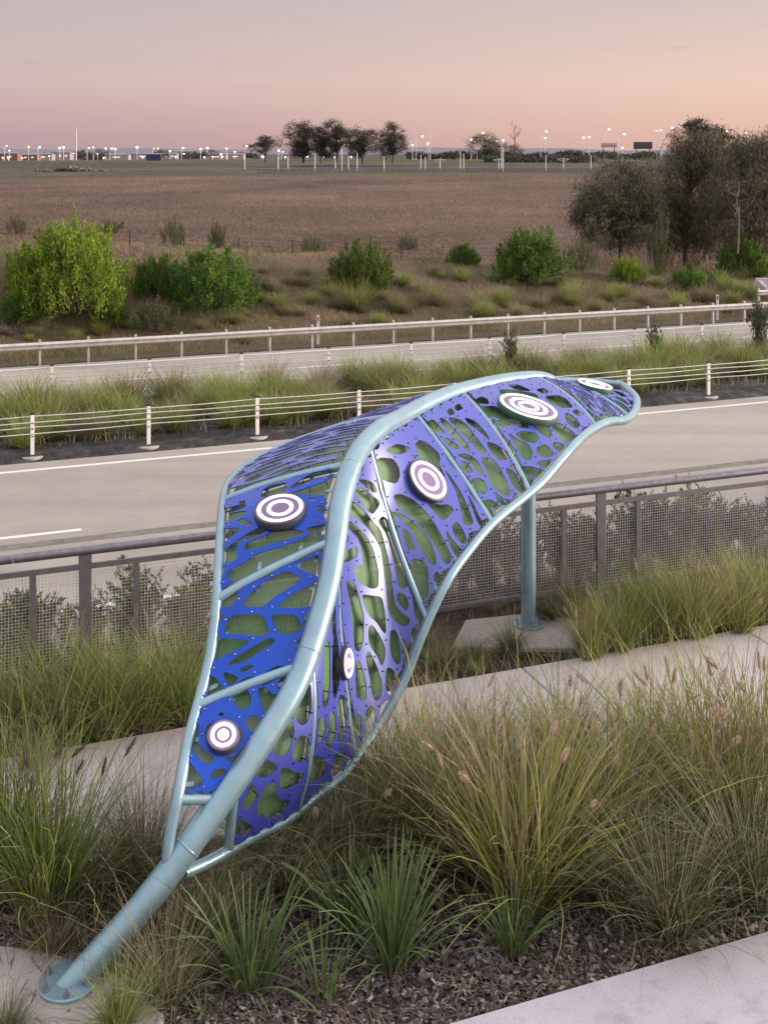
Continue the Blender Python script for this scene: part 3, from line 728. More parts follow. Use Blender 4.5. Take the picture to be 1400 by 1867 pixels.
# support post under the far end
pb = at(963, 1143, 14.1); pb[2] = .012
post = sc(smooth_by_angle(MB().tube([pb, pb + Z3 * 1.0, pb + Z3 * 2.0, pb + Z3 * 2.97], .092, 24).build('support_post', M['tube']), 50))
sc(smooth_by_angle(disc_mb(pb, X3, Y3, Z3, [(.19, 0), (.19, .03)]).build('post_flange', M['tube']), 30))
for k in range(8):
    an = R(k * 45 + 20); c = pb + np.array((math.cos(an) * .15, math.sin(an) * .15, .03))
    sc(disc_mb(c, X3, Y3, Z3, [(.018, 0), (.018, .03)], 6).build('nut', M['steel']))
# ribs
def rib(B, k, r, t0=0.0, t1=1.0):
    t = np.linspace(t0, t1, 24); P = B.P(np.full(24, float(k)), t)
    return sc(smooth_by_angle(MB().tube(P, r, 12).build('rib_tube', M['tube']), 50))
for k in range(0, 8): rib(RIGHT, k, .040 if k == 0 else .032)
for k in range(0, 7): rib(LEFT, k, .042 if k in (1, 2, 3) else .038)

bolt_unit = None
def add_bolts(B, pts, nrm, name, parent, mat, h=.010, r=.0085, stand=.075):
    mb = MB(); a = np.linspace(0, 2 * np.pi, 6, endpoint=False)
    for p, n in zip(pts, nrm):
        u = np.cross(n, (0.3, .9, .2)); u /= np.linalg.norm(u); w = np.cross(n, u)
        ring = np.cos(a)[:, None] * u + np.sin(a)[:, None] * w
        V = np.concatenate([p + ring * r, p + ring * r + n * h * .6, p + ring * r * .55 + n * h, p - n * .006 + ring * r * .62, p - n * stand + ring * r * .62])
        j = np.arange(6); k = (j + 1) % 6
        q = np.concatenate([np.stack([j + o, k + o, k + o + 6, j + o + 6], 1) for o in (0, 6)] + [np.stack([k + 18, j + 18, j + 24, k + 24], 1)])
        mb.add(V, q)
        mb.f.setdefault(6, []).append(np.array([j + 12 + mb.n - 30]))
    o = mb.build(name, mat, smooth=False); o['kind'] = 'stuff'
    return sc(o) if parent is None else o

PLATE_OFF, THICK, SHEET_OFF = .030, .009, -.045
panel_list = []
def make_panel(B, k, holes=None, cells=None, ms=.05, mt=(.05, .03), res=.011, seed=0, bolts=True, off=PLATE_OFF):
    s0, s1 = k + ms, k + 1 - ms
    c = [B.P(np.array(float(s)), np.array(t)) for s in (s0, s1) for t in (mt[0], 1 - mt[1])]
    ls = max(np.linalg.norm(c[2] - c[0]), np.linalg.norm(c[3] - c[1])); lt = max(np.linalg.norm(c[1] - c[0]), np.linalg.norm(c[3] - c[2]))
    ns = int(min(max(ls / res, 20), 150)); nt = int(min(max(lt / res, 20), 170))
    S, T = np.meshgrid(np.linspace(s0, s1, ns), np.linspace(mt[0], 1 - mt[1], nt), indexing='ij')
    P, N = B.PN(S, T)
    top = P + N * off; bot = P + N * (off - THICK)
    px = proj(top)
    f = np.full((ns, nt), 30.0)
    if holes:
        fl = px.reshape(-1, 2); g = f.ravel().copy()
        for h in holes: g = np.minimum(g, sdf_poly(fl, chaikin(h)) - .9)
        f = g.reshape(ns, nt)
    if cells:
        f = np.minimum(f, 8 * field_cells(ns, nt, (S - s0) / (s1 - s0), (T - mt[0]) / (1 - mt[0] - mt[1]), *cells))
    # rounded plate corners and a wavering cut edge
    es = np.minimum(S - s0, s1 - S) * ls; et = np.minimum(T - mt[0], 1 - mt[1] - T) * lt
    edge = np.minimum(es - .012 * (1 + np.sin(T * 23 + k)), et - .02 * (1 + np.sin(S * 31 + k * 2)))
    f = np.minimum(f, edge * 180 + .01)
    if seed == -1: return f, top, N
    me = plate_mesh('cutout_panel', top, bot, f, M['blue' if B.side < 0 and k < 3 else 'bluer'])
    o = sc(link('cutout_panel', me))
    # backing sheet
    n2s, n2t = 24, 24
    S2, T2 = np.meshgrid(np.linspace(k + ms * .8, k + 1 - ms * .8, n2s), np.linspace(mt[0] + .02, 1 - mt[1] - .02, n2t), indexing='ij')
    P2, N2 = B.PN(S2, T2)
    g1 = (P2 + N2 * SHEET_OFF).reshape(-1, 3); g2 = (P2 + N2 * (SHEET_OFF - .004)).reshape(-1, 3)
    i = (np.arange(n2s - 1)[:, None] * n2t + np.arange(n2t - 1)[None, :]).ravel()
    q = np.stack([i, i + n2t, i + n2t + 1, i + 1], 1)
    uv = np.stack([(S2 - k).ravel() * ls / .013, T2.ravel() * lt / .013], 1)
    sm = mesh_np('backing_sheet', g1, [q], uv=uv, smooth=True, mats=[M['green']])
    sc(link('backing_sheet', sm))
    # bolts on the webs
    if bolts:
        fr = f.ravel(); tr = top.reshape(-1, 3); nr = N.reshape(-1, 3)
        cand = np.nonzero((fr > 1.6))[0]
        r = np.random.default_rng(k + 50 * (B.side > 0)); sc_ = np.minimum(fr[cand], 4.5) + r.uniform(0, 1.2, len(cand)) + (es.ravel()[cand] < .06) * 1.0 + (et.ravel()[cand] < .08) * 1.0
        order = cand[np.argsort(-sc_)]
        chosen = []
        for ii in order:
            if all(np.linalg.norm(tr[ii] - tr[jj]) > .15 for jj in chosen): chosen.append(ii)
            if len(chosen) > 60: break
        if chosen:
            bo = add_bolts(B, tr[chosen], nr[chosen], 'bolts', 'x', M['steel'] if B.side < 0 else M['darkbolt'])
            bo.parent = o
    panel_list.append((B, k))
    return o
for k, key in ((0, 'L0'), (1, 'L1'), (2, 'L2')): make_panel(LEFT, k, HOLES[key], ms=.035 if k else .05, mt=(.11, .02), res=.0095)
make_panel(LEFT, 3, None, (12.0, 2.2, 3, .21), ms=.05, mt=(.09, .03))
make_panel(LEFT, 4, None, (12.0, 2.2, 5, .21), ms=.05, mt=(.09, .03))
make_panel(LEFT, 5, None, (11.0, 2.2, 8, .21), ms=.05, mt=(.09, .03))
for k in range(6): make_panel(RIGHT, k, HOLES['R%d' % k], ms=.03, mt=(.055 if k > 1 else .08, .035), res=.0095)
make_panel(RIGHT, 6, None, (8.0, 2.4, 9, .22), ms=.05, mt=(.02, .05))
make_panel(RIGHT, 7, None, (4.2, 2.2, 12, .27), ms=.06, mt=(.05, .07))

# fixing tabs between tubes and backing sheets
tabm = None
def tab(B, s, t, s2, t2):
    global tabm
    p0, n0 = B.PN(np.array(float(s)), np.array(float(t))); p1, _ = B.PN(np.array(float(s2)), np.array(float(t2)))
    d = p1 - p0; d /= np.linalg.norm(d); w = np.cross(n0, d); w /= np.linalg.norm(w)
    if tabm is None:
        a = np.linspace(-np.pi / 2, np.pi / 2, 7)
        out = [(-.01, -.016), ] + [(.085 + .016 * math.cos(x), .016 * math.sin(x)) for x in a] + [(-.01, .016)]
        n = len(out); V = [(x, y, z) for z in (-.004, .004) for x, y in out]
        mb = MB(); mb.add(V, [(i, (i + 1) % n, n + (i + 1) % n, n + i) for i in range(n)])
        mb.f.setdefault(n, []).append(np.array([np.arange(n)[::-1], np.arange(n) + n]))
        mb.add([(.083 + .008 * math.cos(x), .008 * math.sin(x), z) for z in (.003, .012) for x in np.linspace(0, 5.236, 6)], [(i, (i + 1) % 6, 6 + (i + 1) % 6, 6 + i) for i in range(6)])
        mb.f.setdefault(6, []).append(np.array([np.arange(6) + 6 + mb.n - 12]))
        tabm = mesh_np('fixing_tab', np.concatenate(mb.v), [np.concatenate(x) for x in mb.f.values()], mats=[M['tube']])
    o = link('fixing_tab', tabm)
    pos = p0 - n0 * .035
    o.matrix_world = Matrix(((d[0], w[0], n0[0], pos[0]), (d[1], w[1], n0[1], pos[1]), (d[2], w[2], n0[2], pos[2]), (0, 0, 0, 1)))
    mw = o.matrix_world.copy(); o.parent = sculpt; o.matrix_parent_inverse = SINV; o.matrix_basis = mw
for k in (0, 1, 2):
    for f_ in (.15, .38, .62, .85):
        tab(LEFT, k + f_, .965, k + f_, .8); tab(LEFT, k + f_ + .05, .075, k + f_ + .05, .2)
    for t_ in (.3, .65): tab(LEFT, k + .03, t_, k + .3, t_); tab(LEFT, k + .97, t_, k + .7, t_)
for k in range(6):
    for f_ in (.2, .5, .8): tab(RIGHT, k + f_, .975, k + f_, .8); tab(RIGHT, k + f_, .05, k + f_, .2)
    for t_ in (.35, .7): tab(RIGHT, k + .03, t_, k + .3, t_)

# glowing ring discs, each on its panel
def find_st(B, px, krange):
    S, T = np.meshgrid(np.linspace(*krange, 120), np.linspace(.02, .98, 120), indexing='ij')
    d = np.linalg.norm(proj(B.P(S, T)) - np.asarray(px, float), axis=-1); i = np.unravel_index(np.argmin(d), d.shape)
    return S[i], T[i]
def disc(B, px, kr, rad, rings, lift=.07, green=False, nmix=None):
    s, t = find_st(B, px, kr); p, n = B.PN(np.array(s), np.array(t), .08)
    if nmix is not None:
        n = n * (1 - nmix[0]) + np.asarray(nmix[1]) * nmix[0]; n /= np.linalg.norm(n)
    ax = np.cross((0, 0, 1.0), n); ax /= np.linalg.norm(ax); ay = np.cross(n, ax)
    c = p + n * (PLATE_OFF)
    g = empty('light_disc', tuple(p)); 
    g.parent = sculpt; g.matrix_parent_inverse = SINV
    g['label'] = 'round housing with concentric glowing white rings'
    bpy.context.view_layer.update(); gi = g.matrix_world.inverted()
    def put(o): o.parent = g; o.matrix_parent_inverse = gi; return o
    put(smooth_by_angle(disc_mb(c, ax, ay, n, [(rad * .98, -.03), (rad, -.01), (rad, lift - .012), (rad * .985, lift - .003), (rad * .96, lift)], 64).build('housing', M['housinggreen' if green else 'housing']), 40))
    put(smooth_by_angle(disc_mb(c, ax, ay, n, [(rad * .93, lift - .004), (rad * .93, lift + .002)], 64).build('face', M['face']), 40))
    for r0, r1 in rings:
        a = np.linspace(0, 2 * np.pi, 64, endpoint=False); rr = np.cos(a)[:, None] * ax + np.sin(a)[:, None] * ay
        V = np.concatenate([c + n * (lift + z) + rr * rad * q for q, z in ((r1, .001), (r1, .006), (r0, .006), (r0, .001))])
        j = np.arange(64); k = (j + 1) % 64
        mb = MB(); mb.add(V, np.concatenate([np.stack([j + o, k + o, k + o + 64, j + o + 64], 1) for o in (0, 64, 128)]))
        put(mb.build('glow_ring', M['led']))
disc(LEFT, (408, 1350), (0.05, .95), .128, [(.54, .76), (.05, .34)], .045, nmix=(.6, (.0, -.45, .89)))
disc(LEFT, (512, 938), (2.05, 2.95), .235, [(.73, .86), (.36, .50)], .034, nmix=(.6, (.0, -.20, .98)))
disc(RIGHT, (626, 1208), (1.05, 1.95), .135, [(.64, .84), (.10, .30)], .045, nmix=(.6, (.95, -.28, .14)))
disc(RIGHT, (775, 882), (3.05, 3.95), .235, [(.76, .89), (.38, .52)], .034, nmix=(.6, (.60, -.38, .70)))
disc(RIGHT, (961, 752), (5.05, 5.95), .35, [(.84, .94), (.50, .63), (.24, .35)], .042, True, nmix=(.6, (.22, -.10, .97)))
disc(RIGHT, (1083, 709), (6.5, 7.9), .24, [(.82, .93), (.40, .54)], .035, True, nmix=(.6, (.16, .0, .987)))

# ------------------------------------------------------------------ fences and barriers
EXV, EYV = np.array((EX, EY, 0)), np.array((-EY, EX, 0))
bal = empty('balustrade', tuple(pq(4.7, 13.2, 0))); tag(bal, 'grey steel mesh balustrade with round handrail along the path', 'fence')
bpy.context.view_layer.update(); BI = bal.matrix_world.inverted()
def bl(o): o.parent = bal; o.matrix_parent_inverse = BI; return o
QF = 13.2
for p0, p1 in ((-9.5, -1.2), (-1.195, .62), (.628, 6.6), (6.605, 12.0), (12.005, 22)):
    bl(smooth_by_angle(MB().tube([pq(p0, QF, 1.36), pq((p0 + p1) / 2, QF, 1.36), pq(p1, QF, 1.36)], .048, 16).build('handrail', M['galv']), 50))
posts = [1.39 + 3.305 * k for k in range(-3, 7)]
for p in posts:
    bl(MB().box(pq(p, QF, .64), (.11, .03, 1.36), EXV, EYV, (0.0, 0.0, 1), 1.28).build('post', M['fencegrey']))
    bl(MB().box(pq(p, QF, .012), (.2, .16, .016), EXV, EYV).build('foot_plate', M['fencegrey']))
for a_, b_ in zip(posts[:-1], posts[1:]):
    bl(MB().box(pq((a_ + b_) / 2, QF, 1.185), (b_ - a_ - .13, .035, .055), EXV, EYV).build('top_bar', M['fencegrey']))
    bl(MB().box(pq((a_ + b_) / 2, QF, .10), (b_ - a_ - .13, .035, .05), EXV, EYV).build('bottom_bar', M['fencegrey']))
    for q_ in (a_ + .56, b_ - .56):
        bl(MB().box(pq(q_, QF - .02, .64), (.068, .018, 1.03), EXV, EYV).build('stile', M['fencegrey']))
    mb = MB()
    for x in np.arange(a_ + .08, b_ - .07, .036): mb.box(pq(x, QF + .004, .64), (.0036, .0036, 1.03), EXV, EYV)
    for z in np.arange(.14, 1.16, .036): mb.box(pq((a_ + b_) / 2, QF + .010, z), (b_ - a_ - .13, .0036, .0036), EXV, EYV)
    o = bl(mb.build('wire_mesh', M['wiregrey'])); o['kind'] = 'stuff'

def rope_barrier(label, q, p0, n, sp, h, caps=True, first=0):
    g = empty('wire_rope_barrier', tuple(pq(p0 + n * sp / 2, q, -1.2))); tag(g, label, 'barrier')
    bpy.context.view_layer.update(); gi = g.matrix_world.inverted()
    def pt(o): o.parent = g; o.matrix_parent_inverse = gi; return o
    zb = -1.14
    for k in range(n):
        p = p0 + k * sp
        po = pt(smooth_by_angle(MB().box(pq(p, q, zb + h / 2), (.085, .055, h), EXV, EYV).build('post', M['postwhite']), 30))
        pt(MB().box(pq(p, q, zb + h + .02), (.095, .065, .045), EXV, EYV).build('cap', M['black']))
        for z in (.44, .62, .76):
            pt(MB().box(pq(p, q - .036, zb + z * h / .95), (.03, .012, .03), EXV, EYV).build('rope_clip', M['black']))
        pt(smooth_by_angle(disc_mb(pq(p, q, zb - .10), X3, Y3, Z3, [(.27, 0), (.27, .07), (.25, .082)], 24).build('base_pad', M['pad']), 30))
    for i, z in enumerate((.50, .64, .77, .90)):
        z = z * h / .95
        pts = []
        for k in range(n * 2 - 1):
            p = p0 + k * sp / 2; off = (.045 if (k // 2 + i) % 2 else -.045) if k % 2 == 0 else 0
            pts.append(pq(p, q + off, zb + z - (.012 if k % 2 else 0)))
        pt(smooth_by_angle(MB().tube(pts, .0125, 6).build('rope', M['rope']), 80))
rope_barrier('near wire rope barrier with pale posts on round pads beside the traffic lane', 27.62, 1.73 - 2.65 * 2, 14, 2.65, .92)
rope_barrier('far wire rope barrier behind the median grass with black-capped posts', 33.1, 2.59 - 2.68 * 2, 16, 2.68, 1.04)

def guardrail(label, q, p0, n, sp, z0=-1.2, rise=0.0):
    g = empty('guardrail', tuple(pq(p0 + n * sp / 2, q, z0))); tag(g, label, 'guardrail')
    bpy.context.view_layer.update(); gi = g.matrix_world.inverted()
    def pt(o): o.parent = g; o.matrix_parent_inverse = gi; return o
    prof = [(0, .0), (.012, .02), (.075, .055), (.085, .085), (.02, .14), (.012, .155), (.02, .17), (.085, .225), (.075, .255), (.012, .29), (0, .31)]
    prof = [(y, z * .82 + .03) for y, z in prof]; prof = prof + [(y - .006, z) for y, z in prof[::-1]]
    m = len(prof)
    for k in range(0, n - 1, 2):
        a0 = p0 + k * sp - .12; a1 = min(p0 + (k + 2) * sp + .12, p0 + n * sp)
        lift = .004 * (k % 4 == 0)
        V = [pq(p, q - .06 - y - lift, z0 + .44 + z) for p in (a0, a1) for y, z in prof]
        mb = MB(); mb.add(V, [(i, (i + 1) % m, m + (i + 1) % m, m + i) for i in range(m)])
        pt(mb.build('beam', M['guard']))
    for k in range(n):
        p = p0 + k * sp
        pt(MB().box(pq(p, q + .035, z0 + .30), (.075, .11, 1.0), EXV, EYV).build('post', M['guard']))
        pt(MB().box(pq(p, q - .04, z0 + .595), (.06, .04, .2), EXV, EYV).build('spacer', M['guard']))
        pt(disc_mb(pq(p, q - .078, z0 + .595), EXV, Z3, -EYV, [(.016, 0), (.016, .018)], 6).build('bolt', M['steel']))
guardrail('long pale steel W-beam guardrail below the planted embankment', 39.75, 4.3 - 1.57 * 6, 34, 1.57)
# short upper rail at the far right
guardrail('upper length of steel guardrail at the far right beyond the first', 41.6, 33.2, 8, 1.57, -.95)

def delineator(px, py, label):
    g = ground_px(px, py)
    r_ = tag(empty('marker_post', tuple(g)), label, 'marker post', 'roadside marker posts')
    o = MB().box((0, 0, .5), (.10, .04, 1.1)).build('post', M['postwhite'], r_)
    MB().box((0, -.024, .9), (.06, .008, .16)).build('reflector', M['red'], r_)
def at_q(px, q, z):
    """point on the road-parallel line q seen in column px"""
    k = (px - CX) / F; d = q / (EX - EY * k)
    return np.array((k * d, d, z))
for px, lab in ((580, 'white marker post with red reflector behind the guardrail left of centre'), (1308, 'white marker post with red reflector behind the guardrail at right')):
    g = at_q(px, 40.15, -1.1)
    r_ = tag(empty('marker_post', tuple(g)), lab, 'marker post', 'roadside marker posts')
    MB().box((0, 0, .42), (.10, .04, 1.1)).build('post', M['postwhite'], r_)
    MB().box((0, -.024, .84), (.06, .008, .16)).build('reflector', M['red'], r_)

# concrete headwall at the right edge
g = at_q(1392, 44.0, 0); zt = 5.8 - (507 - HZ) * g[1] / F
hw = tag(empty('headwall', (g[0], g[1], zt - 1.2)), 'pale sloping concrete headwall at the right edge of the embankment', 'wall')
mb = MB(); V = [(-.6, -.15, 0), (2.6, -.15, 0), (2.6, .15, 0), (-.6, .15, 0), (-.35, -.15, 1.2), (2.6, -.15, 1.2), (2.6, .15, 1.2), (-.35, .15, 1.2)]
mb.add(V, MB.BOXF); mb.build('wall', M['path'], hw)
mb = MB(); mb.add([(-.35, -.15, 1.15), (.4, -1.3, .15), (.4, -1.3, -.2), (-.35, -.15, 0), (-.15, -.15, 1.15), (.6, -1.3, .15), (.6, -1.3, -.2), (-.15, -.15, 0)], [(0, 1, 2, 3), (7, 6, 5, 4), (0, 4, 5, 1), (1, 5, 6, 2)]).build('wing', M['path'], hw)

# wire fence at the foot of the brown field
wf = empty("field_fence", tuple(at_q(496, 50.3, 1.2))); tag(wf, 'thin post and wire fence along the foot of the brown field', 'fence')
bpy.context.view_layer.update(); wfi = wf.matrix_world.inverted()
tops = []
for px in range(-60, 1120, 99):
    b = at_q(px, 50.3, 0); b[2] = tz(b[0], b[1])
    o = MB().tube([b, b + Z3 * .85], .032, 6).build('post', M['timber']); o.parent = wf; o.matrix_parent_inverse = wfi
    tops.append(b)
for z in (.25, .45, .62, .80):
    o = MB().tube([t + Z3 * z for t in tops], .006, 4).build('wire', M['timber']); o.parent = wf; o.matrix_parent_inverse = wfi

# ------------------------------------------------------------------ vegetation
def blades(n, root_r, len_m, len_s, lean, bend, width, seg=4, seed=0, lean_s=.5, root_z=0.0, jit=.0, azr=None, bend_p=1.6, wtip=.7):
    r = np.random.default_rng(seed)
    az = r.uniform(0, 2 * np.pi, n) if azr is None else r.uniform(azr[0], azr[1], n)
    rad = root_r * np.sqrt(r.uniform(0, 1, n)); a2 = az + r.normal(0, .9, n)
    root = np.stack([rad * np.cos(a2), rad * np.sin(a2), np.full(n, root_z)], 1)
    L = np.maximum(len_m * (1 + len_s * r.normal(0, 1, n)), len_m * .25)
    th0 = np.abs(lean * (.15 + .85 * rad / max(root_r, 1e-6)) * (1 + lean_s * r.normal(0, 1, n)))
    bd = np.abs(bend * (1 + .5 * r.normal(0, 1, n)))
    t = np.linspace(0, 1, seg + 1)
    th = th0[:, None] + bd[:, None] * t[None, :] ** bend_p
    step = (L / seg)[:, None]
    thm = (th[:, 1:] + th[:, :-1]) / 2
    rr = np.concatenate([np.zeros((n, 1)), np.cumsum(np.sin(thm) * step, 1)], 1); zz = np.concatenate([np.zeros((n, 1)), np.cumsum(np.cos(thm) * step, 1)], 1)
    daz = r.normal(0, .25, n)[:, None] * t[None, :] ** 2
    c = np.stack([root[:, 0:1] + rr * np.cos(az[:, None] + daz), root[:, 1:2] + rr * np.sin(az[:, None] + daz), root[:, 2:3] + zz], -1)
    if jit: c[:, 1:] += r.normal(0, jit, c[:, 1:].shape)
    ta = az + np.pi / 2 + r.normal(0, .6, n)
    side = np.stack([np.cos(ta), np.sin(ta), r.normal(0, .25, n)], 1)
    w = width * (.6 + .8 * r.uniform(0, 1, n))
    prof = np.clip((1 - t[:-1]) ** wtip, .15, 1) * np.where(t[:-1] == 0, .7, 1)
    off = side[:, None, :] * (w[:, None, None] / 2) * prof[None, :, None]
    left = c[:, :-1] - off; right = c[:, :-1] + off; tip = c[:, -1:]
    V = np.concatenate([left, right, tip], 1)                       # per blade: seg left, seg right, tip
    m = 2 * seg + 1; b = (np.arange(n) * m)[:, None]
    j = np.arange(seg - 1)[None, :]
    q = np.stack([b + j, b + seg + j, b + seg + j + 1, b + j + 1], -1).reshape(-1, 4)
    tr = np.stack([b[:, 0] + seg - 1, b[:, 0] + 2 * seg - 1, b[:, 0] + 2 * seg], 1)
    rnd = np.repeat(r.uniform(0, 1, n)[:, None], m, 1)
    tt = np.concatenate([np.repeat(t[None, :-1], n, 0), np.repeat(t[None, :-1], n, 0), np.ones((n, 1))], 1)
    return V.reshape(-1, 3), q, tr, np.stack([rnd, tt], -1).reshape(-1, 2), c[:, -1]
def merge(parts):
    V = []; Q = []; T = []; U = []; n = 0
    for v, q, t, u in parts:
        V.append(v); Q.append(q + n); T.append(t + n); U.append(u); n += len(v)
    return np.concatenate(V), np.concatenate(Q), np.concatenate(T), np.concatenate(U)
def blade_mesh(name, mats, parts_list):
    """parts_list: one blades() result per material"""
    V, Q, T, U = merge([p[:4] for p in parts_list])
    nq = [len(p[1]) for p in parts_list]; nt = [len(p[2]) for p in parts_list]
    fm = np.concatenate([np.full(k, i) for i, k in enumerate(nq)] + [np.full(k, i) for i, k in enumerate(nt)])
    return mesh_np(name, V, [Q, T], uv=U, smooth=True, mats=mats, fmat=fm)

# tussock meshes, all about 1 m tall; several of each kind
FOUNT = [blade_mesh('fountain_grass', [M['fountain'], M['tan']], [
    blades(430, .15, 1.0, .28, .52, .62, .0105, 5, s), blades(210, .14, 1.10, .18, .48, .42, .0075, 5, s + 100)]) for s in range(4)]
POA = [blade_mesh('poa_tussock', [M['poa'], M['tan']], [
    blades(520, .15, .95, .28, .64, .90, .0085, 5, s + 10), blades(90, .15, 1.0, .25, .6, .5, .0065, 5, s + 110)]) for s in range(4)]
POAG = [blade_mesh('green_tussock', [M['poagreen'], M['tan']], [
    blades(450, .14, 1.0, .25, .48, .68, .0098, 5, s + 20), blades(150, .17, .55, .4, .9, .7, .0085, 4, s + 120)]) for s in range(4)]
DRY = [blade_mesh('dry_tussock', [M['tan'], M['poa']], [
    blades(230, .16, .9, .25, .55, .5, .0068, 5, s + 30), blades(170, .15, .7, .3, .7, .7, .0075, 5, s + 130)]) for s in range(3)]
MEDG = [blade_mesh('median_tussock', [M['median_g'], M['median_d']], [
    blades(360, .2, .9, .25, .6, .7, .016, 4, s + 40), blades(110, .2, .85, .25, .6, .6, .012, 4, s + 140)]) for s in range(4)]
MEDD = [blade_mesh('median_dry_tussock', [M['median_d']], [blades(480, .22, .85, .25, .65, .7, .012, 4, s + 50)]) for s in range(3)]

def seed_head(L=.10, r=.011, n=160, seed=0):
    q = np.random.default_rng(seed); V = []; T = []
    z = q.uniform(0, L, n); a = q.uniform(0, 6.283, n); rr = r * np.sqrt(np.clip(np.sin(np.pi * (z / L) * .92 + .15), .05, 1))
    p0 = np.stack([np.cos(a) * rr * .15, np.sin(a) * rr * .15, z], 1)
    p1 = np.stack([np.cos(a) * rr * 1.5, np.sin(a) * rr * 1.5, z + .018], 1)
    sd_ = np.stack([-np.sin(a), np.cos(a), np.zeros(n)], 1) * .0022
    V = np.stack([p0 - sd_, p0 + sd_, p1], 1).reshape(-1, 3)
    T = np.arange(3 * n).reshape(-1, 3)
    mb = MB(); mb.add(V, T); mb.tube([(0, 0, -.18), (0, 0, 0), (0, 0, L * .5), (0, 0, L)], [.0018, .002, r * .6, r * .2], 6)
    return mb
SEEDM = []
for i, mt_ in enumerate(('seed', 'seed', 'seeddark')):
    mb = seed_head(.12 + .02 * i, .017 + .004 * (i == 1), 260, i)
    SEEDM.append(mesh_np('seed_head', np.concatenate(mb.v), [np.concatenate(f) for f in mb.f.values()], mats=[M[mt_]]))

def put_clump(meshes, px, py, hpx, label, cat, name, group=None, wide=1.0, seeds=0, dark=False, rz=None, d=None, zg=None):
    g = at(px, py, F * H / (py - HZ)) if d is None else d
    g = np.array((g[0], g[1], (tz(g[0], g[1]) if zg is None else zg)))
    s = hpx * g[1] / F / .92
    root = empty(name, tuple(g)) if seeds else None
    me = meshes[random.randrange(len(meshes))]
    if root is None:
        o = link(name, me, loc=g, rotz=random.uniform(0, 6.28), scale=(s * wide, s * wide, s))
        return tag(o, label, cat, group)
    tag(root, label, cat, group)
    link('foliage', me, root, rotz=random.uniform(0, 6.28), scale=(s * wide, s * wide, s))
    for k in range(seeds):
        a = random.uniform(0, 6.28); r_ = random.uniform(.15, .75) * s * wide * .75; z = s * random.uniform(.62, 1.0)
        o = link('seed_head', SEEDM[2 if dark else random.randrange(2)], root, loc=(r_ * math.cos(a), r_ * math.sin(a), z), scale=random.uniform(.8, 1.25))
        tl = random.uniform(.1, .9); o.rotation_euler = (Vector((math.cos(a) * math.sin(tl), math.sin(a) * math.sin(tl), math.cos(tl)))).to_track_quat('Z', 'Y').to_euler()
    return root

FG = 'grass clumps in the bed before the path'; BG = 'grass clumps between path and balustrade'
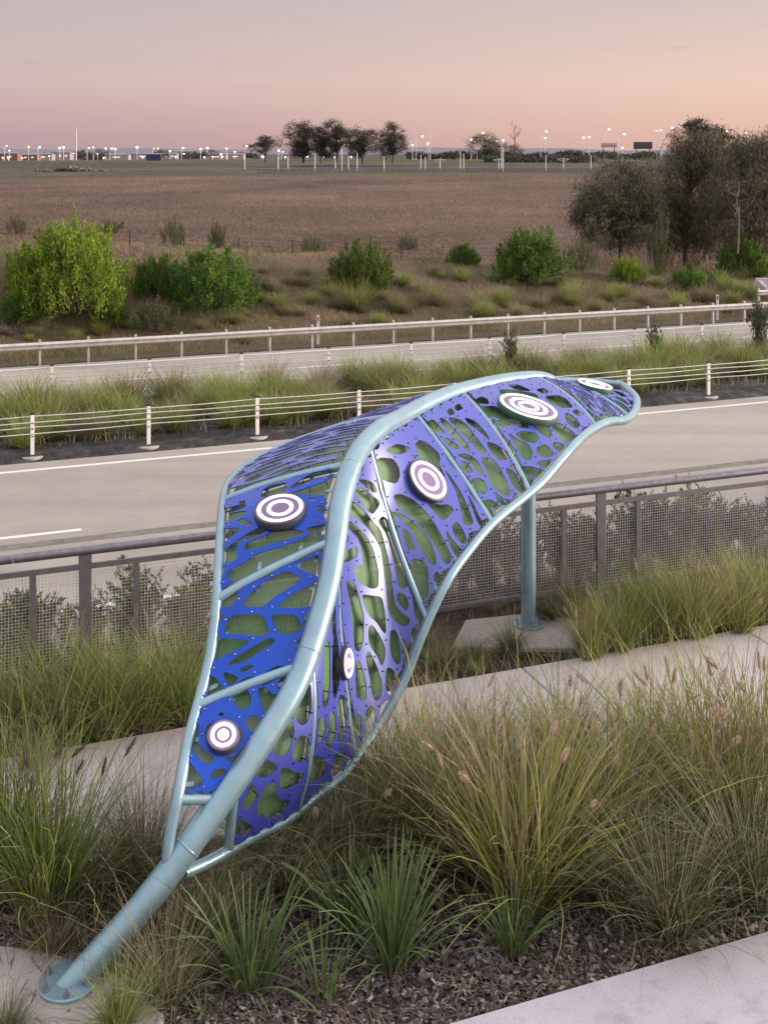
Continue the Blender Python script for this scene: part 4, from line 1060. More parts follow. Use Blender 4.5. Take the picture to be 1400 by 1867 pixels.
# bed in front of the path (px of the base, height in px)
front = [
 (FOUNT, 955, 1640, 300, 'large golden-green fountain grass behind the strap-leaf plants right of the sculpture', 1.0, 16, False),
 (FOUNT, 800, 1540, 230, 'yellow-green fountain grass between the sculpture foot and the large golden clump', 1.1, 6, False),
 (FOUNT, 1110, 1540, 220, 'golden fountain grass with drooping seed heads right of the largest golden clump', 1.1, 9, False),
 (FOUNT, 1290, 1520, 250, 'tall pale fountain grass rising across the path at the right', 1.05, 10, False),
 (FOUNT, 1395, 1470, 250, 'tall pinkish fountain grass at the right edge before the path', 1.05, 9, False),
 (FOUNT, 1190, 1440, 190, 'upright yellowish fountain grass at the path edge, right of the dark blue-green tufts', 1.0, 7, False),
 (POA, 890, 1430, 170, 'dark blue-green tuft at the path edge, left one of two', 1.0, 0, False),
 (POA, 1025, 1415, 175, 'dark blue-green tuft at the path edge, right one of two', 1.0, 2, False),
 (POA, 1225, 1700, 210, 'olive tussock with straw-coloured base nearest the lower right walkway', .95, 0, False),
 (POA, 1375, 1640, 230, 'dark olive tussock at the right edge above the walkway', 1.1, 2, False),
 (POA, 1340, 1560, 220, 'grey-green tussock behind the right edge tussock', 1.2, 2, False),
 (POA, 1110, 1640, 170, 'low grey-green tussock between the golden clump and the walkway tussock', 1.2, 0, False),
 (POA, 720, 1535, 215, 'dark drooping tussock beside the lower right rim of the sculpture', 1.2, 5, False),
 (POA, 640, 1580, 200, 'dark drooping tussock behind the middle strap-leaf plant', 1.3, 3, False),
 (POA, 520, 1615, 175, 'dark drooping tussock under the sculpture rim near its foot', 1.3, 0, False),
 (POAG, 680, 1470, 150, 'thin green tuft where the sculpture rim meets the path', 1.0, 0, False),
 (DRY, 790, 1450, 190, 'wispy straw tuft standing against the path beside the sculpture', .8, 2, False),
 (DRY, 300, 1815, 170, 'round straw-brown tussock beside the base plate of the sculpture', 1.15, 0, False),
 (POA, 385, 1730, 150, 'fine olive tussock behind the straw-brown one by the sculpture foot', 1.2, 0, False),
 (POAG, 215, 1880, 110, 'small green tuft before the base plate', 1.1, 0, False),
 (POA, 10, 1890, 90, 'small dark tuft at the lower left corner', 1.1, 0, False),
 (POAG, 85, 1660, 290, 'tall green fountain grass with dark seed heads at the left edge', .95, 16, True),
 (POAG, 5, 1600, 260, 'yellow-green tall grass cut by the left edge', .9, 3, True),
 (POA, 160, 1650, 170, 'dark tuft at the right foot of the tall left grass', 1.2, 0, False),
 (DRY, 255, 1600, 250, 'sparse pale stems against the path left of the sculpture', .75, 0, False),
 (POA, 270, 1630, 150, 'dark green tuft below the pale stems left of the sculpture', 1.2, 0, False),
 (DRY, 100, 1735, 90, 'flattened dry tuft on the mulch before the tall left grass', 1.6, 0, False),
 (DRY, 410, 1600, 90, 'small dry tuft between the tube struts of the sculpture', 1.2, 0, False),
 (POA, 580, 1560, 150, 'dark tuft hiding the lowest stretch of the right rim tube', 1.2, 2, False),
 (DRY, 600, 1640, 120, 'straw tuft between the dark tussocks and the strap-leaf plants', 1.2, 2, False),
 (FOUNT, 1010, 1500, 170, 'yellowish fountain grass behind the largest golden clump', 1.1, 6, False),
 (POA, 870, 1590, 190, 'low olive tussock left of the largest golden clump', 1.2, 0, False),
]
for ms_, px, py, h, lab, w, sd_, dk in front:
    put_clump(ms_, px, py, h, lab, 'grass clump', 'grass_clump', FG, w, sd_, dk)
back = [
 (POAG, 15, 1345, 200, 'green tussock cut by the left edge below the balustrade', 1.0, 0), (POAG, 108, 1350, 220, 'largest green tussock left of the sculpture below the balustrade', 1.05, 2),
 (POAG, 196, 1338, 200, 'green tussock right of the largest one at left below the balustrade', 1.0, 1), (POAG, 262, 1325, 190, 'green tussock with straw base near the left rim of the sculpture', .95, 0),
 (POAG, 335, 1310, 180, 'last green tussock before the left rim of the sculpture', .9, 0), (DRY, 60, 1400, 110, 'dry tuft at the left on the path edge', 1.3, 0),
 (POAG, 160, 1290, 170, 'green tussock below the left balustrade post', .8, 0),
 (POA, 310, 1262, 170, 'olive tussock in the second row touching the sculpture rim', 1.0, 0),
 (FOUNT, 1075, 1200, 170, 'yellow tussock at the right end of the rear footing', .85, 2), (POAG, 1130, 1185, 180, 'green and straw tussock right of the yellow one by the footing', 1.0, 2),
 (POAG, 1195, 1165, 190, 'bright green tussock below the right balustrade', 1.0, 2), (FOUNT, 1265, 1160, 180, 'straw tussock with seed heads below the right balustrade', 1.0, 4),
 (FOUNT, 1345, 1150, 170, 'pink-topped tussock at right above the path', 1.0, 5), (POAG, 1400, 1130, 190, 'green tussock cut by the right edge above the path', 1.0, 2),
 (POAG, 1150, 1130, 130, 'green tuft in the second row right of the balustrade post', 1.1, 0), (POAG, 1225, 1115, 140, 'green tuft in the second row below the wattle sprig', 1.1, 0),
 (FOUNT, 1310, 1105, 140, 'yellowish tuft in the second row at right', 1.1, 1), (POAG, 1375, 1090, 140, 'green tuft in the second row near the right edge', 1.1, 0),
 (POA, 1045, 1120, 120, 'olive tuft at the foot of the right balustrade post', 1.0, 0), (POA, 1000, 1130, 100, 'olive tuft right behind the support post', 1.0, 0),
 (POA, 930, 1185, 95, 'low tuft at the foot of the support post', 1.2, 0), (POA, 860, 1205, 80, 'low olive tuft left of the support post', 1.4, 0),
 (POA, 800, 1220, 85, 'low olive tuft beside the right rim of the sculpture', 1.4, 0), (POAG, 865, 1225, 40, 'small bright tuft on the path edge left of the support post', 1.5, 0), (POA, 780, 1180, 80, 'dark low tuft beneath the leaf arch', 1.4, 0),
 (DRY, 900, 1110, 50, 'short dry tuft beneath the balustrade beside the support post', 1.5, 0),
]
for ms_, px, py, h, lab, w, sd_ in back:
    put_clump(ms_, px, py, h * (.62 if px > 600 else .78), lab, 'grass clump', 'grass_clump', BG, w, sd_, False)

# strap-leaf plants: every leaf a part
def strap_leaf_mesh(L, lean, bend, w, seed):
    v, q, t, u, _ = blades(1, 1e-6, L, 0, 0, 0, w, 7, seed, azr=(0, 0))
    n = 9; tt = np.linspace(0, 1, n); th = lean + bend * tt ** 1.5; st = L / (n - 1)
    x = np.concatenate([[0], np.cumsum(np.sin((th[1:] + th[:-1]) / 2) * st)]); z = np.concatenate([[0], np.cumsum(np.cos((th[1:] + th[:-1]) / 2) * st)])
    pr = w / 2 * np.clip(np.minimum(.55 + tt * 2, (1.02 - tt) ** .45 * 1.05), .05, 1)
    nx, nz = np.cos(th), -np.sin(th)
    tw = .5 * tt
    V = []
    for s_ in (-1, 0, 1):
        V.append(np.stack([x + (abs(s_) * .22) * w * nx * 1.0, s_ * pr, z + abs(s_) * .22 * w * nz], 1))
    V = np.concatenate(V); i = np.arange(n - 1)
    Q = np.concatenate([np.stack([i, n + i, n + i + 1, i + 1], 1), np.stack([n + i, 2 * n + i, 2 * n + i + 1, n + i + 1], 1)])
    r_ = np.random.default_rng(seed).uniform(0, 1)
    U = np.stack([np.full(3 * n, r_), np.tile(tt, 3)], 1)
    return mesh_np('strap_leaf', V, [Q], uv=U, smooth=True, mats=[M['lomandra']])
STRAP = [strap_leaf_mesh(1.0, le, be, .030, i) for i, (le, be) in enumerate([(.05, .25), (.12, .4), (.2, .5), (.3, .6), (.42, .7), (.55, .8), (.7, .9), (.85, 1.0), (.25, 1.2), (.5, .3), (.35, .2), (.65, .5)])]
def strap_plant(px, py, hpx, n, label, up=.0):
    g = at(px, py, F * H / (py - HZ)); g[2] = tz(g[0], g[1]); s = hpx * .88 * g[1] / F
    root = tag(empty('strap_leaf_plant', tuple(g)), label, 'plant', 'strap-leaf plants in the front bed')
    for k in range(n):
        i = min(int(abs(random.gauss(1.5 if not up else 0, 4 if not up else 2.4))), len(STRAP) - 1) if random.random() < .8 else random.randrange(len(STRAP))
        a = random.uniform(0, 6.28); r_ = random.uniform(.01, .09) * s / .6
        o = link('strap_leaf', STRAP[i], root, loc=(r_ * math.cos(a), r_ * math.sin(a), -.01), rotz=a + random.gauss(0, .3), scale=s * random.uniform(.7, 1.15))
strap_plant(455, 1795, 225, 62, 'dark green strap-leaf plant with arching leaves nearest the sculpture foot')
strap_plant(715, 1752, 225, 105, 'largest strap-leaf plant, dense and dark green, in the front bed centre')
strap_plant(640, 1690, 180, 55, 'strap-leaf plant half hidden behind the largest one')
strap_plant(935, 1735, 150, 60, 'bright green strap-leaf plant before the large golden grass')
strap_plant(590, 1815, 155, 20, 'thin upright sprout of strap leaves between the two dark plants', .1)
strap_plant(372, 1858, 75, 12, 'small bright upright sprout at the bottom near the straw-brown tussock', .1)

# ------------------------------------------------------------------ mulch chips and fallen litter
def in_bed(X, Y):
    p, q = to_pq(X, Y)
    return ((q > 7.05) & (q < 9.58)) | ((q > 11.62) & (q < 13.5))
def scatter_px(n, x0, x1, y0, y1, r):
    px = r.uniform(x0, x1, n); py = r.uniform(y0, y1, n); d = F * H / (py - HZ)
    X = (px - CX) * d / F; k = in_bed(X, d)
    return X[k], d[k]
r = np.random.default_rng(3)
X, Y = scatter_px(26000, -120, 1500, 1560, 1960, r)
Xb, Yb = scatter_px(7000, -50, 1450, 1150, 1560, r); X = np.concatenate([X, Xb]); Y = np.concatenate([Y, Yb])
n = len(X); az = r.uniform(0, 6.28, n); L = r.uniform(.008, .034, n); W = L * r.uniform(.25, .7, n); tilt = np.clip(r.normal(0, .4, n), -.8, .8); tilt2 = np.clip(r.normal(0, .3, n), -.7, .7)
ax = np.stack([np.cos(az), np.sin(az), np.tan(tilt)], 1); ay = np.stack([-np.sin(az), np.cos(az), np.tan(tilt2)], 1)
c = np.stack([X, Y, terrain(X, Y) + r.uniform(.0, .014, n)], 1)
V = np.stack([c - ax * L[:, None] - ay * W[:, None], c + ax * L[:, None] - ay * W[:, None] * .7, c + ax * L[:, None] * .9 + ay * W[:, None], c - ax * L[:, None] * .8 + ay * W[:, None] * .8,
              c + Z3 * .007 - ay * W[:, None] * .2], 1).reshape(-1, 3)
b = (np.arange(n) * 5)[:, None]
T = np.concatenate([b + np.array(t_) for t_ in ((0, 1, 4), (1, 2, 4), (2, 3, 4), (3, 0, 4))])
rn = np.repeat(r.uniform(0, 1, n), 5)
M['chips'] = mat_leaf('mulch_chips', [(0, (.035, .027, .025)), (.5, (.085, .065, .058)), (.85, (.17, .135, .12)), (1, (.34, .29, .27))], trans=0.0, rough=.9)
o = link('bark_chips', mesh_np('bark_chips', V, [T], uv=np.stack([rn, rn], 1), mats=[M['chips']]))
tag(o, 'brown bark chips spread over the planting beds', 'mulch', kind='stuff')
# dry straw litter lying on the beds
X, Y = scatter_px(3400, -120, 1500, 1120, 1900, r)
parts = []
for i in range(0, len(X)):
    pass
n = len(X); az = r.uniform(0, 6.28, n); L = r.uniform(.06, .22, n); w = r.uniform(.0015, .003, n)
c = np.stack([X, Y, terrain(X, Y) + r.uniform(.008, .03, n)], 1); d_ = np.stack([np.cos(az), np.sin(az), r.normal(0, .12, n)], 1); s_ = np.stack([-np.sin(az), np.cos(az), np.zeros(n)], 1)
bowv = np.stack([np.zeros(n), np.zeros(n), r.uniform(0, .05, n)], 1)
V = np.stack([c - d_ * L[:, None] - s_ * w[:, None], c - d_ * L[:, None] + s_ * w[:, None], c + bowv + s_ * w[:, None], c + bowv - s_ * w[:, None], c + d_ * L[:, None]], 1).reshape(-1, 3)
b = (np.arange(n) * 5)[:, None]
Q = b + np.array((0, 1, 2, 3)); T = b + np.array((3, 2, 4)); rn = np.repeat(r.uniform(0, 1, n), 5)
o = link('dry_straw', mesh_np('dry_straw', V, [Q, T], uv=np.stack([rn, rn], 1), mats=[M['litter']]))
tag(o, 'dry straw and leaf litter lying on the beds', 'litter', kind='stuff')

# ------------------------------------------------------------------ shrubs behind the balustrade
def twiggy(n_stem, h, spread, nleaf, leaf_l, leaf_w, seed, tip=.0):
    """open twiggy shrub: curved stems with small leaves; returns (stems MB, leaf arrays)"""
    q = np.random.default_rng(seed); mb = MB(); pts = []; dirs = []
    for i in range(n_stem):
        a = q.uniform(0, 6.283); le = q.uniform(.1, 1) * spread; hh = h * q.uniform(.55, 1.0)
        t = np.linspace(0, 1, 6)[:, None]
        end = np.array((math.cos(a) * le, math.sin(a) * le, hh)); midp = end * .5 + np.array((q.normal(0, .06), q.normal(0, .06), .1 * h))
        st = np.array((q.normal(0, .06), q.normal(0, .06), 0))
        P = (1 - t) ** 2 * st + 2 * t * (1 - t) * midp + t ** 2 * end
        mb.tube(P, np.linspace(.006, .002, 6), 4, False)
        for j in range(q.integers(3, 7)):
            u = q.uniform(.25, .95); k = int(u * 5); p0 = P[k]
            dv = np.array((q.normal(0, 1), q.normal(0, 1), q.uniform(.2, 1.1))); dv *= q.uniform(.10, .28) * h / np.linalg.norm(dv)
            mb.tube([p0, p0 + dv * .5 + (0, 0, .01), p0 + dv], [.0035, .0025, .0015], 3, False)
            m = nleaf // n_stem // 5
            uu_ = q.uniform(0, 1, m)[:, None]; pts.append(p0 + dv * uu_); dirs.append(np.repeat(dv[None] / np.linalg.norm(dv), m, 0))
    P = np.concatenate(pts); D = np.concatenate(dirs)
    return mb, leaves(P, D, leaf_l, leaf_w, q)
def leaves(P, D, ll, lw, q, spread=.9):
    n = len(P)
    d = D + q.normal(0, spread, (n, 3)); d /= np.linalg.norm(d, axis=1)[:, None]
    s = np.cross(d, q.normal(0, 1, (n, 3))); s /= np.linalg.norm(s, axis=1)[:, None] + 1e-9
    L = (ll * q.uniform(.6, 1.3, n))[:, None]; W = (lw * q.uniform(.7, 1.3, n))[:, None] / 2
    V = np.stack([P, P + d * L * .45 - s * W, P + d * L, P + d * L * .45 + s * W], 1).reshape(-1, 3)
    Q = np.arange(4 * n).reshape(-1, 4); rn = q.uniform(0, 1, n)
    return V, Q, np.repeat(np.stack([rn, rn], 1), 4, 0)
SALT = []
for s in range(4):
    mb, (lv, lq, lu) = twiggy(40, 1.0, .62, 9000, .042, .016, s + 60)
    SALT.append((mesh_np('stems', np.concatenate(mb.v), [np.concatenate(f) for f in mb.f.values()], mats=[M['twig']]), mesh_np('foliage', lv, [lq], uv=lu, mats=[M['salt']])))
def shrub2(pair, loc, s, name, label, cat, group, rz=None):
    r_ = tag(empty(name, tuple(loc)), label, cat, group)
    rz = random.uniform(0, 6.28) if rz is None else rz
    link('stems', pair[0], r_, rotz=rz, scale=s); link('foliage', pair[1], r_, rotz=rz, scale=s)
    return r_
k = 0
for px in list(range(-30, 420, 50)) + list(range(800, 1460, 44)):
    q_ = 13.75 + random.uniform(0, .9); g = at_q(px + random.uniform(-10, 10), q_, 0); g[2] = tz(g[0], g[1]) - .02
    left_side = px < 500
    h_ = random.uniform(.45, .75) + (0 if left_side else .28)
    shrub2(SALT[k % 4], g, (h_ * .9, h_ * .9, h_ - g[2] * .9), 'saltbush', 'wispy grey-green shrub behind the mesh, left of the sculpture' if left_side else 'wispy grey-green shrub behind the mesh, right of the sculpture', 'shrub', 'wispy shrubs behind the left balustrade' if left_side else 'wispy shrubs behind the right balustrade'); k += 1
for px in list(range(-20, 400, 90)) + list(range(800, 1440, 85)):
    q_ = 13.5 + random.uniform(0, .5); g = at_q(px, q_, 0); g[2] = tz(g[0], g[1])
    ls = px < 500
    put_clump(POA if random.random() < .6 else DRY, 0, 0, 0, 'drooping tuft just behind the mesh, left of the sculpture' if ls else 'drooping tuft just behind the mesh, right of the sculpture', 'grass clump', 'grass_clump', 'tufts behind the left balustrade' if ls else 'tufts behind the right balustrade', 1.1, 0, d=g).scale = (.6, .6, .6)
# tall wattle sprigs
def sprig(px, q_, top_y, label, seed, spread=.35):
    g = at_q(px, q_, 0); g[2] = tz(g[0], g[1]); h = (H - (top_y - HZ) * g[1] / F) - g[2]
    mb, (lv, lq, lu) = twiggy(9, h, spread, 3600, .06, .016, seed)
    r_ = tag(empty('wattle_sprig', tuple(g)), label, 'shrub')
    mb.build('stems', M['twig'], r_); link('foliage', mesh_np('foliage', lv, [lq], uv=lu, mats=[M['poagreen']]), r_)
sprig(1262, 13.9, 845, 'tall feathery wattle sprig reaching above the handrail at right', 71)
sprig(1370, 14.0, 925, 'second feathery sprig near the right edge behind the mesh', 72, .5)
sprig(1210, 14.2, 960, 'low feathery sprig left of the tall wattle behind the mesh', 73, .5)
sprig(240, 13.9, 1020, 'thorny sprig behind the mesh right of the left balustrade post', 74, .5)
sprig(330, 14.1, 1060, 'small thorny sprig behind the mesh near the sculpture rim', 75, .5)
sprig(35, 13.9, 1065, 'grey sprig behind the mesh at the left edge', 76, .5)

# ------------------------------------------------------------------ median planting
k = 0
for p in np.arange(-7, 42, .62):
    for row in range(3):
        q_ = 29.0 + row * 1.35 + random.uniform(-.45, .45); pp = p + random.uniform(-.3, .3)
        if random.random() < (.22 if row == 0 else .06): continue
        g = pq(pp, q_, 0); g[2] = tz(g[0], g[1])
        dry = random.random() < (.38 if 12 < p < 18 or p > 24 else .2)
        s = random.uniform(.75, 1.2) * (1.0 if row else .8)
        o = link('median_tussock', (MEDD if dry else MEDG)[random.randrange(3)], loc=g, rotz=random.uniform(0, 6.28), scale=(s * 1.15, s * 1.15, s))
        tag(o, 'straw-brown tussock in the median strip between the wire rope barriers' if dry else 'bright green tussock in the median strip between the wire rope barriers', 'grass clump', 'dry median tussocks' if dry else 'green median tussocks'); k += 1
for px, py in ((452, 775), (545, 768), (605, 762), (40, 815), (1280, 690)):
    g = ground_px(px, py); s = .8
    tag(link('median_tussock', MEDG[random.randrange(4)], loc=g, rotz=random.uniform(0, 6.28), scale=s), 'yellow-green tuft on the gravel just behind the near wire rope barrier', 'grass clump', 'gravel edge tufts')
for px, h_, lab in ((930, 1.75, 'tall dark weed standing out of the median grass above the sculpture'), (1193, 1.6, 'brown weed standing out of the median grass right of centre'), (1385, 2.4, 'tall bushy weed in the median at the right edge')):
    g = at_q(px, 31.5, 0); g[2] = tz(g[0], g[1])
    shrub2(SALT[k % 4], g, (h_ * .35, h_ * .35, h_), 'tall_weed', lab, 'weed', None); k += 1

# ------------------------------------------------------------------ embankment shrubs
def bush_mesh(seed, nclump, nleaf, ll, lw, mat, shoot=.2):
    """leafy dome about 1 m in radius and 1 m tall: leaf sprays on many shoots that together leave an uneven outline"""
    q = np.random.default_rng(seed); P = []; D = []; mb = MB()
    ph = q.uniform(0, 6.28, 4)
    for i in range(nclump):
        a = q.uniform(0, 6.283); u = q.uniform(0, 1) ** .8; k = q.uniform(.3, 1.0) ** .45
        lump = 1 + .13 * math.sin(a * 3 + ph[0]) * (1 - u) + .10 * math.sin(a * 5 + u * 4 + ph[1]) + .07 * math.sin(a * 9 + u * 9 + ph[2])
        rr = math.sqrt(max(0, 1 - u ** 2.2))
        c = np.array((math.cos(a) * rr, math.sin(a) * rr, u * .86 + .04)) * k * lump * .92
        out = np.array((c[0], c[1], c[2] * .8)); out /= np.linalg.norm(out) + 1e-9
        up = out * .55 + np.array((0, 0, .6)); up /= np.linalg.norm(up)
        L = shoot * q.uniform(.6, 1.5) * (1.35 if u > .7 else 1)
        m = nleaf // nclump; t = q.uniform(0, 1, m)[:, None]
        P.append(c + up * (t - .5) * L + q.normal(0, .05, (m, 3)) * (1.2 - t)); D.append(np.repeat(up[None], m, 0))
        if i % 4 == 0: mb.tube([(q.normal(0, .05), q.normal(0, .05), 0), c * .55, c], [.02, .012, .005], 5, False)
    V, Q, U = leaves(np.concatenate(P), np.concatenate(D), ll, lw, q, .6)
    V[:, 2] = np.maximum(V[:, 2], .0)
    return (mesh_np('branches', np.concatenate(mb.v), [np.concatenate(f) for f in mb.f.values()], mats=[M['bark']]), mesh_np('foliage', V, [Q], uv=U, mats=[mat]))
BUSHA = [bush_mesh(s, 330, 34000, .048, .017, M['shrubA']) for s in (1, 2)]
BUSHB = [bush_mesh(s, 240, 20000, .062, .021, M['shrubB']) for s in (3, 4, 5)]
BUSHD = [bush_mesh(s, 80, 5000, .08, .02, M['shrubD'], .3) for s in (6, 7)]
def bush(pair, px, py, wpx, hpx, label, group='leafy bushes on the embankment', name='leafy_bush'):
    g = ground_px(px, py); s = g[1] / F
    r_ = tag(empty(name, tuple(g)), label, 'bush', group); rz = random.uniform(0, 6.28)
    sx = wpx * s / 2; sz = hpx * s / .98
    for nm, me in (('branches', pair[0]), ('foliage', pair[1])): link(nm, me, r_, rotz=rz, scale=(sx, sx, sz))
bush(BUSHA[0], 122, 568, 255, 178, 'large bright yellow-green bush at the left of the embankment')
bush(BUSHB[0], 388, 562, 180, 118, 'rounded dark green bush right of the large bright bush')
bush(BUSHB[1], 285, 535, 95, 78, 'smaller green bush between the bright bush and the rounded dark one')
bush(BUSHB[2], 40, 585, 95, 60, 'low green bush at the left edge before the large bright bush')
bush(BUSHD[0], 290, 605, 105, 62, 'low yellowish scrub below the rounded dark green bush')
bush(BUSHB[0], 200, 590, 80, 40, 'low green shoots at the foot of the large bright bush')
bush(BUSHB[1], 660, 525, 118, 92, 'spiky light green bush left of centre on the crest')
bush(BUSHB[2], 968, 512, 145, 102, 'dense green bush right of centre on the crest')
bush(BUSHB[0], 845, 482, 62, 42, 'small green bush left of the dense one on the crest')
bush(BUSHA[1], 1142, 512, 68, 48, 'small bright bush before the sheoak trees, left one of two')
bush(BUSHB[1], 1255, 528, 70, 46, 'small green bush before the sheoak trees, right one of two')
bush(BUSHB[2], 1355, 506, 105, 78, 'light green bush at the right end of the crest')
bush(BUSHB[0], 1312, 517, 42, 26, 'tiny green bush beside the right end bush')
bush(BUSHD[1], 1060, 492, 60, 60, 'thin olive bush between the dense bush and the sheoaks')
bush(BUSHD[0], 1200, 500, 60, 100, 'wispy upright olive bush before the sheoaks')
bush(BUSHD[1], 32, 425, 38, 34, 'small dark bush on the field edge at the far left', 'bushes along the field fence')
bush(BUSHD[0], 205, 425, 60, 26, 'dark low bush behind the large bright bush', 'bushes along the field fence')
bush(BUSHD[1], 318, 448, 46, 56, 'olive bush at the field fence, left one of two', 'bushes along the field fence')
bush(BUSHD[0], 398, 452, 40, 48, 'olive bush at the field fence, right one of two', 'bushes along the field fence')
bush(BUSHD[1], 570, 462, 50, 36, 'dark olive bush at the field fence left of the spiky bush', 'bushes along the field fence')
bush(BUSHD[0], 745, 455, 50, 30, 'low olive bush at the field fence behind the spiky bush', 'bushes along the field fence')
bush(BUSHD[0], 470, 530, 60, 30, 'low scrub right of the rounded dark green bush')
# tussocks on the slope
k = 0
tus = [(645, 562, 55), (555, 505, 28), (505, 560, 30), (870, 560, 34), (770, 555, 36), (735, 520, 30), (640, 595, 26), (690, 590, 24), (920, 545, 32), (985, 560, 30), (1040, 545, 34), (830, 590, 22), (880, 580, 34), (1085, 565, 30), (1170, 555, 30), (1235, 560, 30), (1290, 550, 36), (1320, 530, 30), (1020, 520, 28), (795, 500, 26), (600, 540, 30), (720, 565, 32), (1130, 540, 28), (945, 575, 26), (80, 600, 24), (180, 610, 28), (370, 600, 24), (430, 590, 22), (550, 575, 22), (1060, 575, 22), (1375, 545, 30)]
_r = random.Random(5)
tus += [(_r.uniform(470, 1390), _r.uniform(492, 575), _r.uniform(14, 30)) for _ in range(70)] + [(_r.uniform(0, 470), _r.uniform(585, 628), _r.uniform(12, 22)) for _ in range(24)]
for px, py, h_ in tus:
    g = ground_px(px, py); s = h_ * g[1] / F * 1.05; gr = k % 5 in (0, 2)
    o = link('slope_tussock', (MEDG if gr else MEDD)[k % 3], loc=g, rotz=random.uniform(0, 6.28), scale=(s * 1.25, s * 1.25, s))
    tag(o, 'green tussock on the embankment slope above the guardrail' if gr else 'straw-brown tussock on the embankment slope above the guardrail', 'grass clump', 'green slope tussocks' if gr else 'dry slope tussocks'); k += 1
# uncountable short dry grass: embankment, field, median, bank
def grass_sheet(name, label, X, Y, hmin, hmax, w, mat, seed, patch=0):
    q = np.random.default_rng(seed); n = len(X); Z = terrain(X, Y) - .01
    a = q.uniform(0, 6.28, n); h = q.uniform(hmin, hmax, n); ln = q.normal(0, .35, (n, 2)) * h[:, None]
    s = np.stack([np.cos(a), np.sin(a), np.zeros(n)], 1) * (w * q.uniform(.6, 1.4, n))[:, None] / 2
    c = np.stack([X, Y, Z], 1); t = c + np.stack([ln[:, 0], ln[:, 1], h], 1); m = c + np.stack([ln[:, 0] * .3, ln[:, 1] * .3, h * .6], 1)
    V = np.stack([c - s, c + s, m + s * .8, m - s * .8, t], 1).reshape(-1, 3); b = (np.arange(n) * 5)[:, None]
    r1 = q.uniform(0, 1, n)
    if patch: r1 = np.clip(.4 * r1 + .6 * (.5 + .75 * wob(X + 9 * np.sin(Y * .05), Y * .6, patch)), .01, .99)
    rn = np.repeat(r1, 5)
    return tag(link(name, mesh_np(name, V, [b + np.array((0, 1, 2, 3)), b + np.array((3, 2, 4))], uv=np.stack([rn, rn], 1), mats=[M[mat]])), label, 'grass', kind='stuff')
q = np.random.default_rng(21)
def pq_rand(n, p0, p1, q0, q1):
    P = q.uniform(p0, p1, n); Q = q.uniform(q0, q1, n); return P * EX - Q * EY, P * EY + Q * EX
X, Y = pq_rand(90000, -6, 46, 40.4, 50.5); keep = wob(X, Y, .9) + q.normal(0, .5, len(X)) > -.1
grass_sheet('embankment_grass', 'short dry grass and weeds over the embankment', X[keep], Y[keep], .06, .26, .022, 'slopegrass', 5, .7)
Y = np.exp(q.uniform(np.log(56), np.log(225), 110000)); X = q.uniform(-.36, .40, len(Y)) * Y
track = np.abs((X - 2) - (Y - 62) * .62 - 6 * np.sin(Y * .05)) < 1.6
k2 = (to_pq(X, Y)[1] > 53.5) & ~(track & (Y < 105))
grass_sheet('field_grass', 'tall dry brown grass covering the field', X[k2], Y[k2], .06, .26, .05, 'fieldgrass', 6, .075)
X, Y = pq_rand(9000, -8, 46, 28.1, 33.0)
grass_sheet('median_ground_grass', 'low mixed grass between the median tussocks', X, Y, .08, .35, .02, 'median_d', 7)
X, Y = pq_rand(9000, -7, 16, 13.3, 16.2)
grass_sheet('bank_grass', 'low grass on the bank behind the balustrade', X, Y, .08, .30, .008, 'poa', 8)
X, Y = pq_rand(9000, -6, 14, 11.66, 13.4)
grass_sheet('verge_grass', 'low straggly grass on the strip between path and balustrade', X, Y, .03, .13, .005, 'tan', 9)

# ------------------------------------------------------------------ trees
def tree_mesh(seed, h, trunk_r, crown, nclump, per, ll, lw, mat, droop=0.0, crown_base=.35, clump_r=.5, gaps=.0):
    """tapered trunk and limbs; leaf clumps at the limb ends. crown = list of ellipsoids (x,z,rx,rz)"""
    q = np.random.default_rng(seed); mb = MB(); P = []; D = []
    tp = [np.array((0, 0, -.1)), np.array((q.normal(0, .03 * h), q.normal(0, .03 * h), h * .3)), np.array((q.normal(0, .05 * h), q.normal(0, .05 * h), h * .62)), np.array((q.normal(0, .05 * h), 0, h * .85))]
    mb.tube(tp, [trunk_r, trunk_r * .8, trunk_r * .45, trunk_r * .15], 8)
    for i in range(nclump):
        e = crown[q.integers(0, len(crown))]
        v = q.normal(0, 1, 3); v /= np.linalg.norm(v); k = q.uniform(.35, 1.0) ** .5
        if droop and q.uniform() < .3: k *= q.uniform(1.05, 1.4)
        c = np.array((e[0] + v[0] * e[2] * k, v[1] * e[2] * k, e[1] + v[2] * e[3] * k))
        if i % 2 == 0:
            u = q.uniform(.25, .95); s0 = tp[1] * (1 - u) + tp[3] * u if c[2] > h * .5 else tp[1] * (.5 + .5 * u)
            md = (s0 + c) / 2 + np.array((q.normal(0, .1), q.normal(0, .1), .06 * h))
            mb.tube([s0, md, c], [trunk_r * .28, trunk_r * .16, trunk_r * .05], 5, False)
        sz = clump_r * q.uniform(.45, 1.3); m = int(per * min(1.0, (sz / clump_r) ** 1.5)) + 8
        pp = c + q.normal(0, 1, (m, 3)) * np.array((sz, sz, sz * (.55 if droop == 0 else 1.1))) * .55
        P.append(pp)
        dv = np.stack([q.normal(0, .5, m), q.normal(0, .5, m), q.normal(.15 - droop * 1.6, .4, m)], 1); D.append(dv)
    V, Q, U = leaves(np.concatenate(P), np.concatenate(D), ll, lw, q, .35 if droop else .8)
    return mesh_np('trunk', np.concatenate(mb.v), [np.concatenate(f) for f in mb.f.values()], mats=[M['bark']]), mesh_np('crown', V, [Q], uv=U, mats=[mat])
